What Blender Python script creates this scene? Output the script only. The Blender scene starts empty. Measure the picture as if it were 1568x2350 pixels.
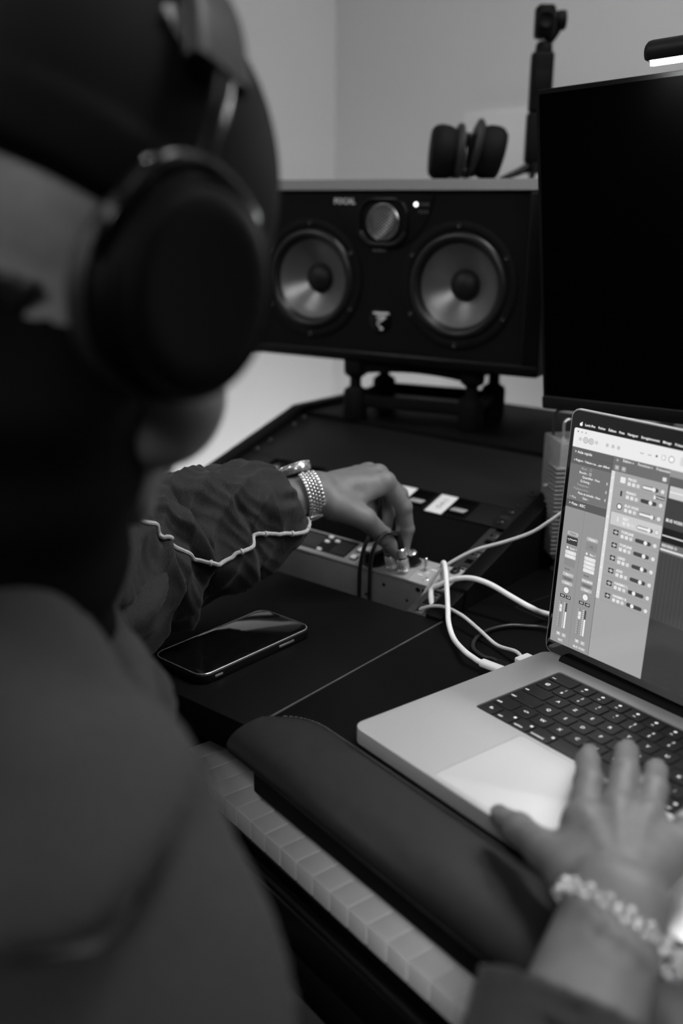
import bpy, bmesh, math, random
import numpy as np
from mathutils import Matrix, Vector
random.seed(7); np.random.seed(7)
scene = bpy.context.scene
COL = scene.collection
# ------------------------------------------------------------------ camera
# All sizes below are millimetres; origin = front-left corner of the laptop on
# the desk top, x along the desk to the right, y to the back, z up. S = mm -> m
S = 0.001
FPX = 2249.68
CR = np.array([[0.6078883, 0.7939828, 0.0079465],
               [0.2416440, -0.1754556, -0.9543707],
               [-0.7563597, 0.5820711, -0.2985186]])
CC = np.array([582.388, -461.050, 437.628])
cam_d = bpy.data.cameras.new('camera')
cam = bpy.data.objects.new('camera', cam_d); COL.objects.link(cam)
cam_d.sensor_fit = 'VERTICAL'; cam_d.sensor_height = 36.0; cam_d.sensor_width = 24.0
cam_d.lens = FPX / 2350 * 36.0
cam_d.clip_start = 0.01; cam_d.clip_end = 50
cm = Matrix.Identity(4)
for i in range(3):
    cm[i][0], cm[i][1], cm[i][2], cm[i][3] = CR[0][i], -CR[1][i], -CR[2][i], CC[i] * S
cam.matrix_world = cm
cam_d.dof.use_dof = True
cam_d.dof.focus_distance = 0.97
cam_d.dof.aperture_fstop = 2.5
cam_d.dof.aperture_blades = 0
scene.camera = cam
# ------------------------------------------------------------------ world, exposure
scene.view_settings.view_transform = 'Standard'
scene.view_settings.look = 'None'
scene.view_settings.gamma = 1.0
scene.view_settings.use_curve_mapping = False
scene.view_settings.exposure = 0.0
wd = bpy.data.worlds.new('world'); scene.world = wd; wd.use_nodes = True
wd.node_tree.nodes['Background'].inputs[0].default_value = (1, 1, 1, 1)
wd.node_tree.nodes['Background'].inputs[1].default_value = 0.012
# ------------------------------------------------------------------ ceiling light list: x, y (mm), length x, length y, radiance
CEIL_Z = 1750
CEIL_LIGHTS = [(120, 610, 420, 420, 25.0), (-850, -1250, 420, 420, 24.0), (1700, -1500, 1000, 700, 18.0), (700, -350, 420, 420, 3.0)]

# ------------------------------------------------------------------ pixel helpers (a pixel of the 1568x2350 photo gives a direction only)
def ray(u, v): return CR.T @ np.array([(u - 784) / FPX, (v - 1175) / FPX, 1.0])
def px(u, v, d): return CC + d * ray(u, v)
def onz(u, v, z):
    r = ray(u, v); return CC + r * ((z - CC[2]) / r[2])
def topx(X):
    Y = CR @ (np.asarray(X, float) - CC); return 784 + FPX * Y[0] / Y[2], 1175 + FPX * Y[1] / Y[2], Y[2]

# ------------------------------------------------------------------ mesh helpers (all return (verts, faces) in mm)
def A(x): return np.asarray(x, float)
def bm_out(bm):
    bm.verts.ensure_lookup_table()
    for i, v in enumerate(bm.verts): v.index = i
    vs = np.array([v.co[:] for v in bm.verts]); fs = [tuple(v.index for v in f.verts) for f in bm.faces]
    bm.free(); return vs, fs
def bev(vs, fs, w, seg=2, ang=30):
    bm = bmesh.new(); bv = [bm.verts.new(v) for v in vs]
    for f in fs: bm.faces.new([bv[i] for i in f])
    bm.normal_update()
    es = [e for e in bm.edges if len(e.link_faces) == 2 and e.calc_face_angle(0) > math.radians(ang)]
    bmesh.ops.bevel(bm, geom=es, offset=w, segments=seg, profile=0.5, affect='EDGES', clamp_overlap=True)
    return bm_out(bm)
def box(x0, y0, z0, x1, y1, z1, b=0, seg=2):
    vs = A([(x0,y0,z0),(x1,y0,z0),(x1,y1,z0),(x0,y1,z0),(x0,y0,z1),(x1,y0,z1),(x1,y1,z1),(x0,y1,z1)])
    fs = [(3,2,1,0),(4,5,6,7),(0,1,5,4),(1,2,6,5),(2,3,7,6),(3,0,4,7)]
    return bev(vs, fs, b, seg) if b else (vs, fs)
def prism(poly, z0, z1, b=0, seg=2, ang=30):
    n = len(poly); p = A(poly)
    vs = np.vstack([np.c_[p, np.full(n, z0)], np.c_[p, np.full(n, z1)]])
    fs = [tuple(range(n - 1, -1, -1)), tuple(range(n, 2 * n))] + [(i, (i + 1) % n, n + (i + 1) % n, n + i) for i in range(n)]
    return bev(vs, fs, b, seg, ang) if b else (vs, fs)
def rrect(x0, y0, x1, y1, r, n=6):
    out = []
    for cx, cy, a0 in ((x1-r, y0+r, -90), (x1-r, y1-r, 0), (x0+r, y1-r, 90), (x0+r, y0+r, 180)):
        for k in range(n + 1):
            a = math.radians(a0 + 90 * k / n); out.append((cx + r * math.cos(a), cy + r * math.sin(a)))
    return out
def catmull(pts, n=8, closed=False):
    P = A(pts); m = len(P); out = []
    for i in range(m if closed else m - 1):
        if closed: p0, p1, p2, p3 = P[(i-1) % m], P[i], P[(i+1) % m], P[(i+2) % m]
        else: p0, p1, p2, p3 = P[max(i-1, 0)], P[i], P[i+1], P[min(i+2, m-1)]
        for k in range(n):
            t = k / n
            out.append(0.5 * (2*p1 + (p2-p0)*t + (2*p0-5*p1+4*p2-p3)*t*t + (3*p1-p0-3*p2+p3)*t**3))
    if not closed: out.append(P[-1])
    return A(out)
def frames(path, closed=False):
    P = A(path); n = len(P)
    T = np.roll(P, -1, 0) - np.roll(P, 1, 0)
    if not closed: T[0] = P[1] - P[0]; T[-1] = P[-1] - P[-2]
    T /= np.linalg.norm(T, axis=1)[:, None] + 1e-12
    up = A([0, 0, 1.0]) if abs(T[0][2]) < 0.9 else A([1.0, 0, 0])
    N = np.zeros_like(P); v = up - T[0] * (up @ T[0]); N[0] = v / np.linalg.norm(v)
    for i in range(1, n):
        v = N[i-1] - T[i] * (N[i-1] @ T[i]); N[i] = v / np.linalg.norm(v)
    return T, N, np.cross(T, N)
def tube(path, r, n=10, closed=False, flat=1.0):
    P = A(path); m = len(P); T, N, B = frames(P, closed)
    rr = np.full(m, r) if np.isscalar(r) else np.interp(np.linspace(0, 1, m), np.linspace(0, 1, len(r)), r)
    a = np.arange(n) * 2 * math.pi / n
    vs = (P[:, None] + rr[:, None, None] * (np.cos(a)[None, :, None] * N[:, None] * flat + np.sin(a)[None, :, None] * B[:, None])).reshape(-1, 3)
    fs = []
    for i in range(m if closed else m - 1):
        j = (i + 1) % m
        for k in range(n):
            l = (k + 1) % n; fs.append((i*n+k, i*n+l, j*n+l, j*n+k))
    if not closed: fs += [tuple(range(n - 1, -1, -1)), tuple((m-1)*n + k for k in range(n))]
    return vs, fs
def lathe(prof, n=48, close=True):
    m = len(prof); a = np.arange(n) * 2 * math.pi / n
    vs = []
    for r, z in prof: vs += [(r * math.cos(t), r * math.sin(t), z) for t in a]
    fs = []
    for i in range(m - 1):
        for k in range(n):
            l = (k + 1) % n; fs.append((i*n+k, i*n+l, (i+1)*n+l, (i+1)*n+k))
    if close: fs += [tuple(range(n - 1, -1, -1)), tuple((m-1)*n + k for k in range(n))]
    return A(vs), fs
def ball(c, r, n=16, m=10):
    r = A([r] * 3) if np.isscalar(r) else A(r)
    vs, fs = lathe([(max(math.sin(math.pi * i / m), 1e-3), -math.cos(math.pi * i / m)) for i in range(m + 1)], n)
    return vs * r + A(c), fs
def xf(g, M):
    vs, fs = g; M = A(M)
    return vs @ M[:3, :3].T + M[:3, 3], fs
def T4(R=None, t=(0, 0, 0)):
    M = np.eye(4)
    if R is not None: M[:3, :3] = R
    M[:3, 3] = t; return M
def rot(ax, deg):
    return A(Matrix.Rotation(math.radians(deg), 3, ax if isinstance(ax, str) else Vector(ax)))
def zto(d, up=(0, 0, 1)):
    d = A(d) / np.linalg.norm(d); u = A(up)
    if abs(d @ u) > 0.98: u = A([1, 0, 0])
    x = np.cross(u, d); x /= np.linalg.norm(x); return np.stack([x, np.cross(d, x), d], 1)
def join(*gs):
    V, F, o = [], [], 0
    for vs, fs in gs:
        V.append(vs); F += [tuple(i + o for i in f) for f in fs]; o += len(vs)
    return np.vstack(V), F
def cyl(p0, p1, r, n=20, b=0):
    p0, p1 = A(p0), A(p1); L = np.linalg.norm(p1 - p0)
    prof = [(r, 0), (r, L)] if not b else [(r - b, 0), (r, b), (r, L - b), (r - b, L)]
    return xf(lathe(prof, n), T4(zto(p1 - p0), p0))
_tc = {}
def text(s, size, align='CENTER', bold=0.0):
    key = (s, size, align, bold)
    if key not in _tc:
        c = bpy.data.curves.new('t', 'FONT'); c.body = s; c.size = size; c.align_x = align; c.align_y = 'CENTER'
        c.resolution_u = 2; c.offset = bold * size
        o = bpy.data.objects.new('t', c); COL.objects.link(o)
        bpy.context.view_layer.update()
        me = bpy.data.meshes.new_from_object(o)
        _tc[key] = (np.array([v.co[:] for v in me.vertices]).reshape(-1, 3), [tuple(p.vertices) for p in me.polygons])
        bpy.data.objects.remove(o); bpy.data.curves.remove(c); bpy.data.meshes.remove(me)
    return _tc[key]
# ------------------------------------------------------------------ objects
MW = {}      # python-side world matrix (mm) of every thing and part
def mk_mesh(name, g, mats, smooth=40, fm=None):
    vs, fs = g
    me = bpy.data.meshes.new(name)
    me.from_pydata((A(vs) * S).tolist(), [], fs)
    for m in (mats if isinstance(mats, (list, tuple)) else [mats]): me.materials.append(m)
    if fm is not None: me.polygons.foreach_set('material_index', fm)
    bm = bmesh.new(); bm.from_mesh(me); bmesh.ops.recalc_face_normals(bm, faces=bm.faces); bm.to_mesh(me); bm.free()
    if smooth:
        me.polygons.foreach_set('use_smooth', [True] * len(me.polygons))
        me.set_sharp_from_angle(angle=math.radians(smooth))
    me.update(); return me
def mm4(M):
    M = A(M).copy(); M[:3, 3] *= S; return Matrix(M.tolist())
def props(o, label=None, cat=None, group=None, kind=None):
    for k, v in (('label', label), ('category', cat), ('group', group), ('kind', kind)):
        if v: o[k] = v
    return o
def thing(name, label, cat, M=None, group=None, kind=None):
    o = bpy.data.objects.new(name, None); COL.objects.link(o)
    o.empty_display_size = 0.02
    M = np.eye(4) if M is None else A(M)
    if M.shape == (3,): M = T4(None, M)
    o.matrix_world = mm4(M); MW[o] = M
    return props(o, label, cat, group, kind)
def part(name, g, mats, parent=None, world=False, M=None, smooth=40, label=None, cat=None, group=None, kind=None, fm=None):
    """g = (verts, faces) in the parent's frame (or in world mm if world) or an existing mesh; M = own local matrix"""
    if isinstance(g, bpy.types.Mesh): me = g
    else:
        if world and parent is not None: g = xf(g, np.linalg.inv(MW[parent]))
        me = mk_mesh(name, g, mats, smooth, fm)
    o = bpy.data.objects.new(name, me); COL.objects.link(o)
    L = np.eye(4) if M is None else A(M)
    if parent is not None:
        o.parent = parent; MW[o] = MW[parent] @ L
    else: MW[o] = L
    o.matrix_basis = mm4(L)
    return props(o, label, cat, group, kind)
def solo(name, g, mats, label, cat, base=None, smooth=40, group=None, kind=None, fm=None):
    """a thing that is one mesh, given in world mm; its origin is put at its base"""
    vs, fs = g; vs = A(vs)
    if base is None: base = A([(vs[:, 0].min() + vs[:, 0].max()) / 2, (vs[:, 1].min() + vs[:, 1].max()) / 2, vs[:, 2].min()])
    return part(name, (vs - A(base), fs), mats, None, M=T4(None, base), smooth=smooth, label=label, cat=cat, group=group, kind=kind, fm=fm)
# ------------------------------------------------------------------ materials (the photograph is black and white: every colour is a grey)
def mat(name, c, rough=0.5, metal=0.0, var=0.0, vscale=200.0, bump=0.0, bscale=600.0, coat=0.0, spec=0.5, emit=0.0, sheen=0.0, stretch=None, distort=0.0, sss=0.0):
    m = bpy.data.materials.new(name); m.use_nodes = True
    nt = m.node_tree; b = nt.nodes['Principled BSDF']; L = nt.links
    b.inputs['Base Color'].default_value = (c, c, c, 1); b.inputs['Roughness'].default_value = rough
    b.inputs['Metallic'].default_value = metal; b.inputs['Specular IOR Level'].default_value = spec
    b.inputs['Coat Weight'].default_value = coat; b.inputs['Coat Roughness'].default_value = 0.05
    if sheen: b.inputs['Sheen Weight'].default_value = sheen
    if sss:
        b.inputs['Subsurface Weight'].default_value = sss; b.inputs['Subsurface Radius'].default_value = (1, 1, 1); b.inputs['Subsurface Scale'].default_value = 0.004
    if emit:
        b.inputs['Emission Color'].default_value = (1, 1, 1, 1); b.inputs['Emission Strength'].default_value = emit
    tc = nt.nodes.new('ShaderNodeTexCoord'); mp = nt.nodes.new('ShaderNodeMapping'); L.new(tc.outputs['Object'], mp.inputs[0])
    if stretch: mp.inputs['Scale'].default_value = stretch
    def noise(sc, det=4):
        n = nt.nodes.new('ShaderNodeTexNoise'); n.inputs['Scale'].default_value = sc; n.inputs['Detail'].default_value = det
        n.inputs['Distortion'].default_value = distort; L.new(mp.outputs[0], n.inputs['Vector']); return n
    if var:
        n = noise(vscale); r = nt.nodes.new('ShaderNodeMapRange'); L.new(n.outputs['Fac'], r.inputs['Value'])
        r.inputs['From Min'].default_value = 0.3; r.inputs['From Max'].default_value = 0.7
        r.inputs['To Min'].default_value = c * (1 - var); r.inputs['To Max'].default_value = c * (1 + var)
        L.new(r.outputs[0], b.inputs['Base Color'])
        r2 = nt.nodes.new('ShaderNodeMapRange'); L.new(n.outputs['Fac'], r2.inputs['Value'])
        r2.inputs['To Min'].default_value = max(rough - 0.06, 0.02); r2.inputs['To Max'].default_value = min(rough + 0.06, 1)
        L.new(r2.outputs[0], b.inputs['Roughness'])
    if bump:
        n = noise(bscale, 6); bp = nt.nodes.new('ShaderNodeBump'); bp.inputs['Strength'].default_value = bump; bp.inputs['Distance'].default_value = 0.001
        L.new(n.outputs['Fac'], bp.inputs['Height']); L.new(bp.outputs[0], b.inputs['Normal'])
    return m
m_wall = mat('wall_paint', 0.60, 0.85, var=0.015, vscale=3, bump=0.05, bscale=700)
m_ceil = mat('ceiling_paint', 0.55, 0.9, var=0.01, vscale=3)
m_floor = mat('dark_floor', 0.006, 0.7, var=0.2, vscale=6, spec=0.08)
m_desk = mat('black_desk_laminate', 0.0035, 0.5, var=0.3, vscale=260, bump=0.06, bscale=1500, spec=0.09)
m_deskedge = mat('desk_edge', 0.012, 0.4, var=0.1, spec=0.3)
m_seam = mat('seam_strip', 0.16, 0.35, metal=0.6, var=0.2, vscale=60)
m_rackmetal = mat('rack_black_metal', 0.009, 0.45, var=0.15, vscale=400, bump=0.10, bscale=2500, spec=0.2)
m_railmetal = mat('rail_metal', 0.05, 0.4, metal=0.5, var=0.15, vscale=120)
m_railin = mat('rail_zinc', 0.45, 0.35, metal=0.9, var=0.2, vscale=100)
m_screw = mat('black_screw', 0.03, 0.2, metal=0.6, coat=0.4)
m_dark = mat('cavity_black', 0.006, 0.9)
m_leather = mat('armrest_leather', 0.014, 0.48, var=0.12, vscale=90, bump=0.18, bscale=900, spec=0.4)
m_thread = mat('stitch_thread', 0.09, 0.7)
m_alu = mat('laptop_aluminium', 0.60, 0.42, metal=0.55, var=0.02, vscale=900, bump=0.03, bscale=4000)
m_aludark = mat('laptop_aluminium_pad', 0.60, 0.55, metal=0.25, var=0.01, vscale=900)
m_key = mat('keycap_black', 0.012, 0.45, var=0.15, vscale=300)
m_well = mat('keyboard_well', 0.008, 0.6)
m_legend = mat('key_legend', 0.85, 0.5, emit=0.35)
m_glassblk = mat('black_glass', 0.004, 0.06, coat=0.3)
m_blackpl = mat('black_plastic', 0.005, 0.45, var=0.1, vscale=300, spec=0.25)
m_blackgl = mat('black_gloss', 0.003, 0.22, spec=0.3)
m_blackdull = mat('black_dull', 0.004, 0.6, spec=0.1)
m_blackmat = mat('black_matte', 0.004, 0.7, var=0.1, vscale=200, spec=0.15)
m_monscr = mat('monitor_panel', 0.0008, 0.4, spec=0.01)
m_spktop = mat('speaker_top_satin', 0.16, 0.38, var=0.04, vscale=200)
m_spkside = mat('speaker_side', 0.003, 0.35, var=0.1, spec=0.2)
m_baffle = mat('speaker_baffle', 0.0035, 0.6, var=0.1, vscale=500, bump=0.15, bscale=2500, spec=0.15)
m_rubber = mat('surround_rubber', 0.010, 0.38, spec=0.4)
m_cone = mat('cone_weave', 0.20, 0.30, metal=0.6, var=0.12, vscale=900, bump=0.12, bscale=1800)
m_cap = mat('dust_cap', 0.010, 0.5, spec=0.3)
m_grille = mat('tweeter_grille', 0.55, 0.28, metal=1.0)
m_print = mat('grey_print', 0.75, 0.6)
m_printdim = mat('dim_print', 0.12, 0.6)
m_led = mat('white_led', 0.9, 0.4, emit=2.5)
m_face = mat('preamp_face', 0.42, 0.40, metal=0.35, var=0.05, vscale=80, stretch=(1, 12, 1))
m_chassis = mat('preamp_chassis', 0.30, 0.42, metal=0.3, var=0.06, vscale=60)
m_disp = mat('display_dark', 0.012, 0.25, coat=0.3)
m_dispseg = mat('display_segment', 0.05, 0.4)
m_btn = mat('white_button', 0.75, 0.4, emit=0.12)
m_chrome = mat('chrome', 0.88, 0.22, metal=0.85, var=0.03, vscale=500)
m_steel = mat('steel_links', 0.72, 0.25, metal=0.85, var=0.05, vscale=700)
m_silver = mat('bright_silver', 0.92, 0.25, metal=0.6)
m_bead = mat('bracelet_stone', 0.97, 0.18, metal=0.45, spec=1.0)
m_cable = mat('black_cable', 0.014, 0.38)
m_white = mat('white_cable', 0.74, 0.42, var=0.04, vscale=60)
m_grey = mat('grey_cable', 0.48, 0.5, var=0.06, vscale=80)
m_label = mat('label_tape', 0.74, 0.6, var=0.05, vscale=120)
m_ink = mat('ink', 0.05, 0.6)
m_switch = mat('rocker_switch', 0.42, 0.14, coat=0.6)
m_fin = mat('finned_aluminium', 0.30, 0.45, metal=0.5, var=0.08, vscale=150)
m_ivory = mat('white_key', 0.92, 0.16, var=0.02, vscale=20)
m_pianobl = mat('piano_black', 0.004, 0.24, spec=0.35)
m_skin = mat('skin', 0.17, 0.48, var=0.10, vscale=90, bump=0.25, bscale=900, sss=0.12, spec=0.4)
m_jacket = mat('jacket_nylon', 0.018, 0.5, var=0.45, vscale=260, bump=0.9, bscale=330, sheen=0.12, stretch=(1.0, 1.8, 0.6), distort=2.2, spec=0.22)
m_piping = mat('cord_piping', 0.50, 0.7, var=0.12, vscale=300, bump=0.3, bscale=1500)
m_hat = mat('cap_cloth', 0.0022, 0.75, var=0.2, vscale=150, bump=0.1, bscale=600, spec=0.08)
m_patch = mat('cap_patch', 0.10, 0.5)
m_hair = mat('hair', 0.008, 0.5, bump=0.4, bscale=500)
m_hp = mat('headphone_shell', 0.0012, 0.55, spec=0.08)
m_trouser = mat('trousers', 0.02, 0.8, var=0.2, vscale=100)
m_panel = mat('wall_panel_felt', 0.66, 0.95, var=0.02, vscale=20)
m_lamp = mat('ceiling_lamp_frame', 0.5, 0.5)
def emat(v):
    m = bpy.data.materials.new('screen_light_%03d' % round(v * 1000)); m.use_nodes = True
    b = m.node_tree.nodes['Principled BSDF']
    b.inputs['Base Color'].default_value = (0.005, 0.005, 0.005, 1); b.inputs['Roughness'].default_value = 0.12; b.inputs['Specular IOR Level'].default_value = 0.35
    b.inputs['Emission Color'].default_value = (1, 1, 1, 1); b.inputs['Emission Strength'].default_value = v
    return m
def lmat(v):
    m = bpy.data.materials.new('lamp_light'); m.use_nodes = True
    b = m.node_tree.nodes['Principled BSDF']; b.inputs['Base Color'].default_value = (.8, .8, .8, 1)
    b.inputs['Emission Color'].default_value = (1, 1, 1, 1); b.inputs['Emission Strength'].default_value = v
    return m
# ================================================================== room
FLOOR = -750
WX, WY = -1352, 1000
def struct(name, g, m, parent=None, **k):
    o = solo(name, g, m, None, None, smooth=0); o['kind'] = 'structure'; return o
struct('floor', box(WX - 60, -2400, FLOOR - 40, 2300, WY + 60, FLOOR), m_floor)
struct('ceiling', box(WX - 60, -2400, CEIL_Z, 2300, WY + 60, CEIL_Z + 40), m_ceil)
struct('wall_back', box(WX - 60, WY, FLOOR, 2300, WY + 60, CEIL_Z), m_wall)
struct('wall_left', box(WX - 60, -2400, FLOOR, WX, WY, CEIL_Z), m_wall)
struct('baseboard_left', box(WX, -2400, FLOOR, WX + 14, WY, FLOOR + 80, 2), m_lamp)
for i, (x, y, lx, ly, e) in enumerate(CEIL_LIGHTS):
    t = thing('ceiling_light', ['square ceiling light panel right above the desk', 'square ceiling light panel over the left wall behind the seated person', 'wide ceiling light panel behind the camera', 'square ceiling light panel above the camera'][i], 'light', (x, y, CEIL_Z), group='ceiling lights')
    fr = join(box(-lx/2-20, -ly/2-20, -18, lx/2+20, -ly/2, 0, 2), box(-lx/2-20, ly/2, -18, lx/2+20, ly/2+20, 0, 2),
              box(-lx/2-20, -ly/2, -18, -lx/2, ly/2, 0, 2), box(lx/2, -ly/2, -18, lx/2+20, ly/2, 0, 2))
    part('frame', fr, m_lamp, t); part('diffuser', box(-lx/2, -ly/2, -12, lx/2, ly/2, 0), lmat(e), t)
# added tube lamp, unseen behind the rack, to brighten the lower walls
t = thing('wall_fill_lamp', 'added upright tube lamp, unseen on the floor behind the desk, brightening the lower wall', 'lamp', (-890, 650, FLOOR))
part('foot', lathe([(90, 0), (90, 10), (40, 16), (.01, 16)], 40), m_blackpl, t)
part('tube', lathe([(.01, 16), (28, 16), (30, 30), (30, 560), (28, 570), (.01, 570)], 40), lmat(29.0), t)
part('end_cap', lathe([(31, 565), (31, 590), (26, 596), (.01, 596)], 40), m_blackpl, t)
# faint square panel fixed to the back wall
solo('wall_panel', box(-917, WY - 14, 250, -560, WY, 612, 4), m_panel, 'pale square acoustic panel on the back wall behind the handheld camera', 'panel')

# ================================================================== desk
PHI, TH = math.radians(13.2), math.radians(17.0)
e1 = A([math.cos(PHI), math.sin(PHI), 0]); e2 = A([-math.sin(PHI), math.cos(PHI), 0]); ez = A([0, 0, 1.0])
RO = A([-139.0, 235.0, 0])
MWING = T4(np.stack([e1, e2, ez], 1), RO)                     # wing frame: a along front edge, back, up
sl = e2 * math.cos(TH) + ez * math.sin(TH); nl = np.cross(e1, sl)
MRACK = T4(np.stack([e1, sl, nl], 1), RO)                     # rack frame: a, b up the slope, c out of the panel
desk = thing('studio_desk', 'black studio desk with a sloped rack bay, raised shelf and padded front armrest', 'desk', (0, 0, FLOOR))
TD = 34
def wpt(a, b, z=0): return RO + e1 * a + e2 * b + ez * z
# seam line between wing and centre = wing coordinate a = 0
fr = wpt(0, -300); 
wing = prism([(-538, -300), (-1.0, -300), (-1.0, -1), (-538, -1)], -TD, 0, 1.2)
part('wing_top', xf(wing, MWING), m_desk, desk, world=True)
c0 = wpt(1.0, -273); c1 = wpt(1.0, 0); c2 = wpt(1.0, 640)
ctop = prism([(c0[0], c0[1]), (900, c0[1]), (900, 860), (c2[0], 860), (c2[0], c2[1]), (c1[0], c1[1])], -TD, 0, 1.2)
part('centre_top', ctop, m_desk, desk, world=True)
part('seam_strip', xf(box(-1.0, -300, -20, 1.0, 2, 0.25), MWING), m_seam, desk, world=True)
# access flap let into the centre top (thin grooves read as its outline)
for x0, y0, x1, y1 in ((-120, 330, -118.6, 440), (-118.6, 330, 420, 331.4), (420, 330, 421.4, 440)):
    part('flap_groove', box(x0, y0, -2, x1, y1, 0.35), m_deskedge, desk, world=True)
# armrest: half-round leather pad along the front edge, rounded back-left corner
def armrest():
    xs = np.r_[np.linspace(-72, -28, 16), np.linspace(-15, 700, 24)]
    V = []; nsec = 28
    for x in xs:
        t = np.clip((x + 72) / 48.0, 0, 1)
        yb = -42 + 38 * math.sqrt(max(1 - (1 - t) ** 2, 0))          # back edge swings in at the left end
        zt, zb = 6.0, -26.0
        for k in range(nsec):
            s = k / (nsec - 1)
            if s < 0.45:                               # top, from back edge forward, gently crowned
                q = s / 0.45; y = yb + (-44 - yb) * q; z = zt - 5.5 * (1 - q) ** 2.5 + 0.0
            else:                                      # bull nose
                q = (s - 0.45) / 0.55; a = q * math.pi * 0.93
                y = -44 - 37 * (math.sin(a) ** 0.9 if a < math.pi / 2 else math.sin(a) ** 0.5)
                z = (zt + zb) / 2 + (zt - zb) / 2 * math.cos(a)
            V.append((x, y, z))
    F = []
    n = len(xs)
    for i in range(n - 1):
        for k in range(nsec - 1): F.append((i*nsec+k, (i+1)*nsec+k, (i+1)*nsec+k+1, i*nsec+k+1))
        F.append((i*nsec+nsec-1, (i+1)*nsec+nsec-1, (i+1)*nsec, i*nsec))
    F += [tuple(range(nsec)), tuple((n-1)*nsec + k for k in range(nsec - 1, -1, -1))]
    return A(V), F
ar = part('armrest', armrest(), m_leather, desk, world=True, label='padded black leather armrest')
st = []
for i in range(70):
    x = -66 + i * 3.6
    def yb(x): 
        t = min(max((x + 72) / 48.0, 0), 1); return -42 + 38 * math.sqrt(max(1 - (1 - t) ** 2, 0))
    p0, p1 = A([x, yb(x) - 2.5, 2.6]), A([x + 2.5, yb(x + 2.5) - 2.5, 2.6])
    st.append(tube([p0, (p0 + p1) / 2 + [0, 0, .5], p1], 0.45, 5))
part('stitching', join(*st), m_thread, ar, world=True)
part('armrest_base', box(-64, -60, -60, 700, -40, -30, 2), m_blackmat, desk, world=True)
# rack bay
def cheek(a0, a1):
    prof = [(0, -150), (640, -150), (640, 121), (352, 121), (338, 116), (4, 7), (0, 3)]
    vs, fs = prism(prof, a0, a1, 1.0)                     # prism axis = a
    return xf((np.c_[vs[:, 2], vs[:, 0], vs[:, 1]], fs), MWING)
part('rack_cheek', cheek(-22, 0), m_desk, desk, world=True); part('rack_cheek', cheek(-538, -512), m_desk, desk, world=True)
part('rack_back', xf(box(-512, 630, -150, -22, 640, 110), MWING), m_dark, desk, world=True)
part('rack_floor', xf(box(-512, 0, -160, -22, 640, -150), MWING), m_dark, desk, world=True)
part('rack_front', xf(box(-512, -14, -150, -22, -1, -36), MWING), m_dark, desk, world=True)
def rail(a0, a1):
    g = []; hc = (a0 + a1) / 2; hw = 5.2
    g.append(box(a0, 1, -3, hc - hw, 366, -1.2)); g.append(box(hc + hw, 1, -3, a1, 366, -1.2))
    b = 1.0
    hs = []
    for u in range(8):
        for q in (6.35, 22.2, 38.1): hs.append(3 + u * 44.45 + q)
    for h in hs:
        g.append(box(hc - hw, b, -3, hc + hw, h - 4.7, -1.2)); b = h + 4.7
    g.append(box(hc - hw, b, -3, hc + hw, 366, -1.2))
    return join(*g), hs, hc
for a0, a1 in ((-49, -22), (-512, -485)):
    g, hs, hc = rail(a0, a1)
    rl = part('rack_rail', xf(g, MRACK), m_railmetal, desk, world=True, smooth=0)
    if a0 > -100:
        me = None
        for i, h in enumerate(hs):
            if 47 < h < 92 or h > 187: continue
            clip = join(box(-4.4, -3.6, -6, 4.4, -2.2, -2.2, .4), box(-4.4, 2.2, -6, 4.4, 3.6, -2.0, .4), box(2.6, -3.6, -6, 4.2, 3.6, -2.4, .4))
            if i % 3 == 1: continue
            if me is None: me = mk_mesh('cage_nut', clip, m_railin, 40)
            L = np.linalg.inv(MW[rl]) @ MRACK @ T4(None, (hc, h, 0))
            part('cage_nut', me, None, rl, M=L)
# raised shelf: over the wing and over the centre
part('wing_shelf', xf(prism([(-512, 352), (-22, 352), (-22, 629), (-512, 629)], 93, 115, 1.5), MWING), m_desk, desk, world=True)
cs = [wpt(1, 352), wpt(1, 640)]
part('centre_shelf', prism([(cs[0][0], cs[0][1]), (900, cs[0][1] + 5), (900, 860), (cs[1][0], 860)], 93, 115, 1.5), m_desk, desk, world=True)
part('shelf_riser', box(cs[1][0] + 10, 838, 0, 900, 856, 93), m_dark, desk, world=True)
for x, y in ((850, 0), (850, 800), (20, 800)):
    part('leg', box(x - 25, y - 25, FLOOR, x + 25, y + 25, -TD, 2), m_blackmat, desk, world=True)
for a, b in ((-510, -270), (-510, 600)):
    q = wpt(a, b); part('leg', box(q[0] - 25, q[1] - 25, FLOOR, q[0] + 25, q[1] + 25, -TD if b < 0 else -160, 2), m_blackmat, desk, world=True)
part('keyboard_tray', box(-300, -60, -215, 900, 330, -195, 2), m_blackmat, desk, world=True)
for x in (-285, 885): part('tray_hanger', box(x - 8, 40, -195, x + 8, 130, -TD, 1), m_blackmat, desk, world=True)

# ================================================================== rack units (frame: a, b, c)
def screw_head(r=4.6):
    return join(lathe([(r + 1.6, 0), (r + 1.6, .7), (r, .9), (r, 2.2), (r * .75, 3.4), (r * .42, 3.5), (r * .38, 2.0)], 18))
me_screw = mk_mesh('screw', screw_head(), m_screw, 40)
def rscrew(parent, a, b, c=2.2):
    part('screw', me_screw, None, parent, M=np.linalg.inv(MW[parent]) @ MRACK @ T4(None, (a, b, c)))
def rackthing(name, label, cat, b0): return thing(name, label, cat, MRACK @ T4(None, (-270, b0, 0)))
def rpart(name, g, m, parent, **k):
    return part(name, xf(g, MRACK), m, parent, world=True, **k)
AL, AR = -511.0, -27.0
# blank panel 3U
bp = rackthing('blank_rack_panel', 'large plain black blank rack panel below the speaker', 'rack panel', 232)
rpart('panel', box(AL, 231.8, -1, AR, 364.5, 2.2, .8), m_rackmetal, bp)
for a in (AL + 8.5, AR - 8.5):
    for b in (241, 271, 330, 356): rscrew(bp, a, b)
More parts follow.
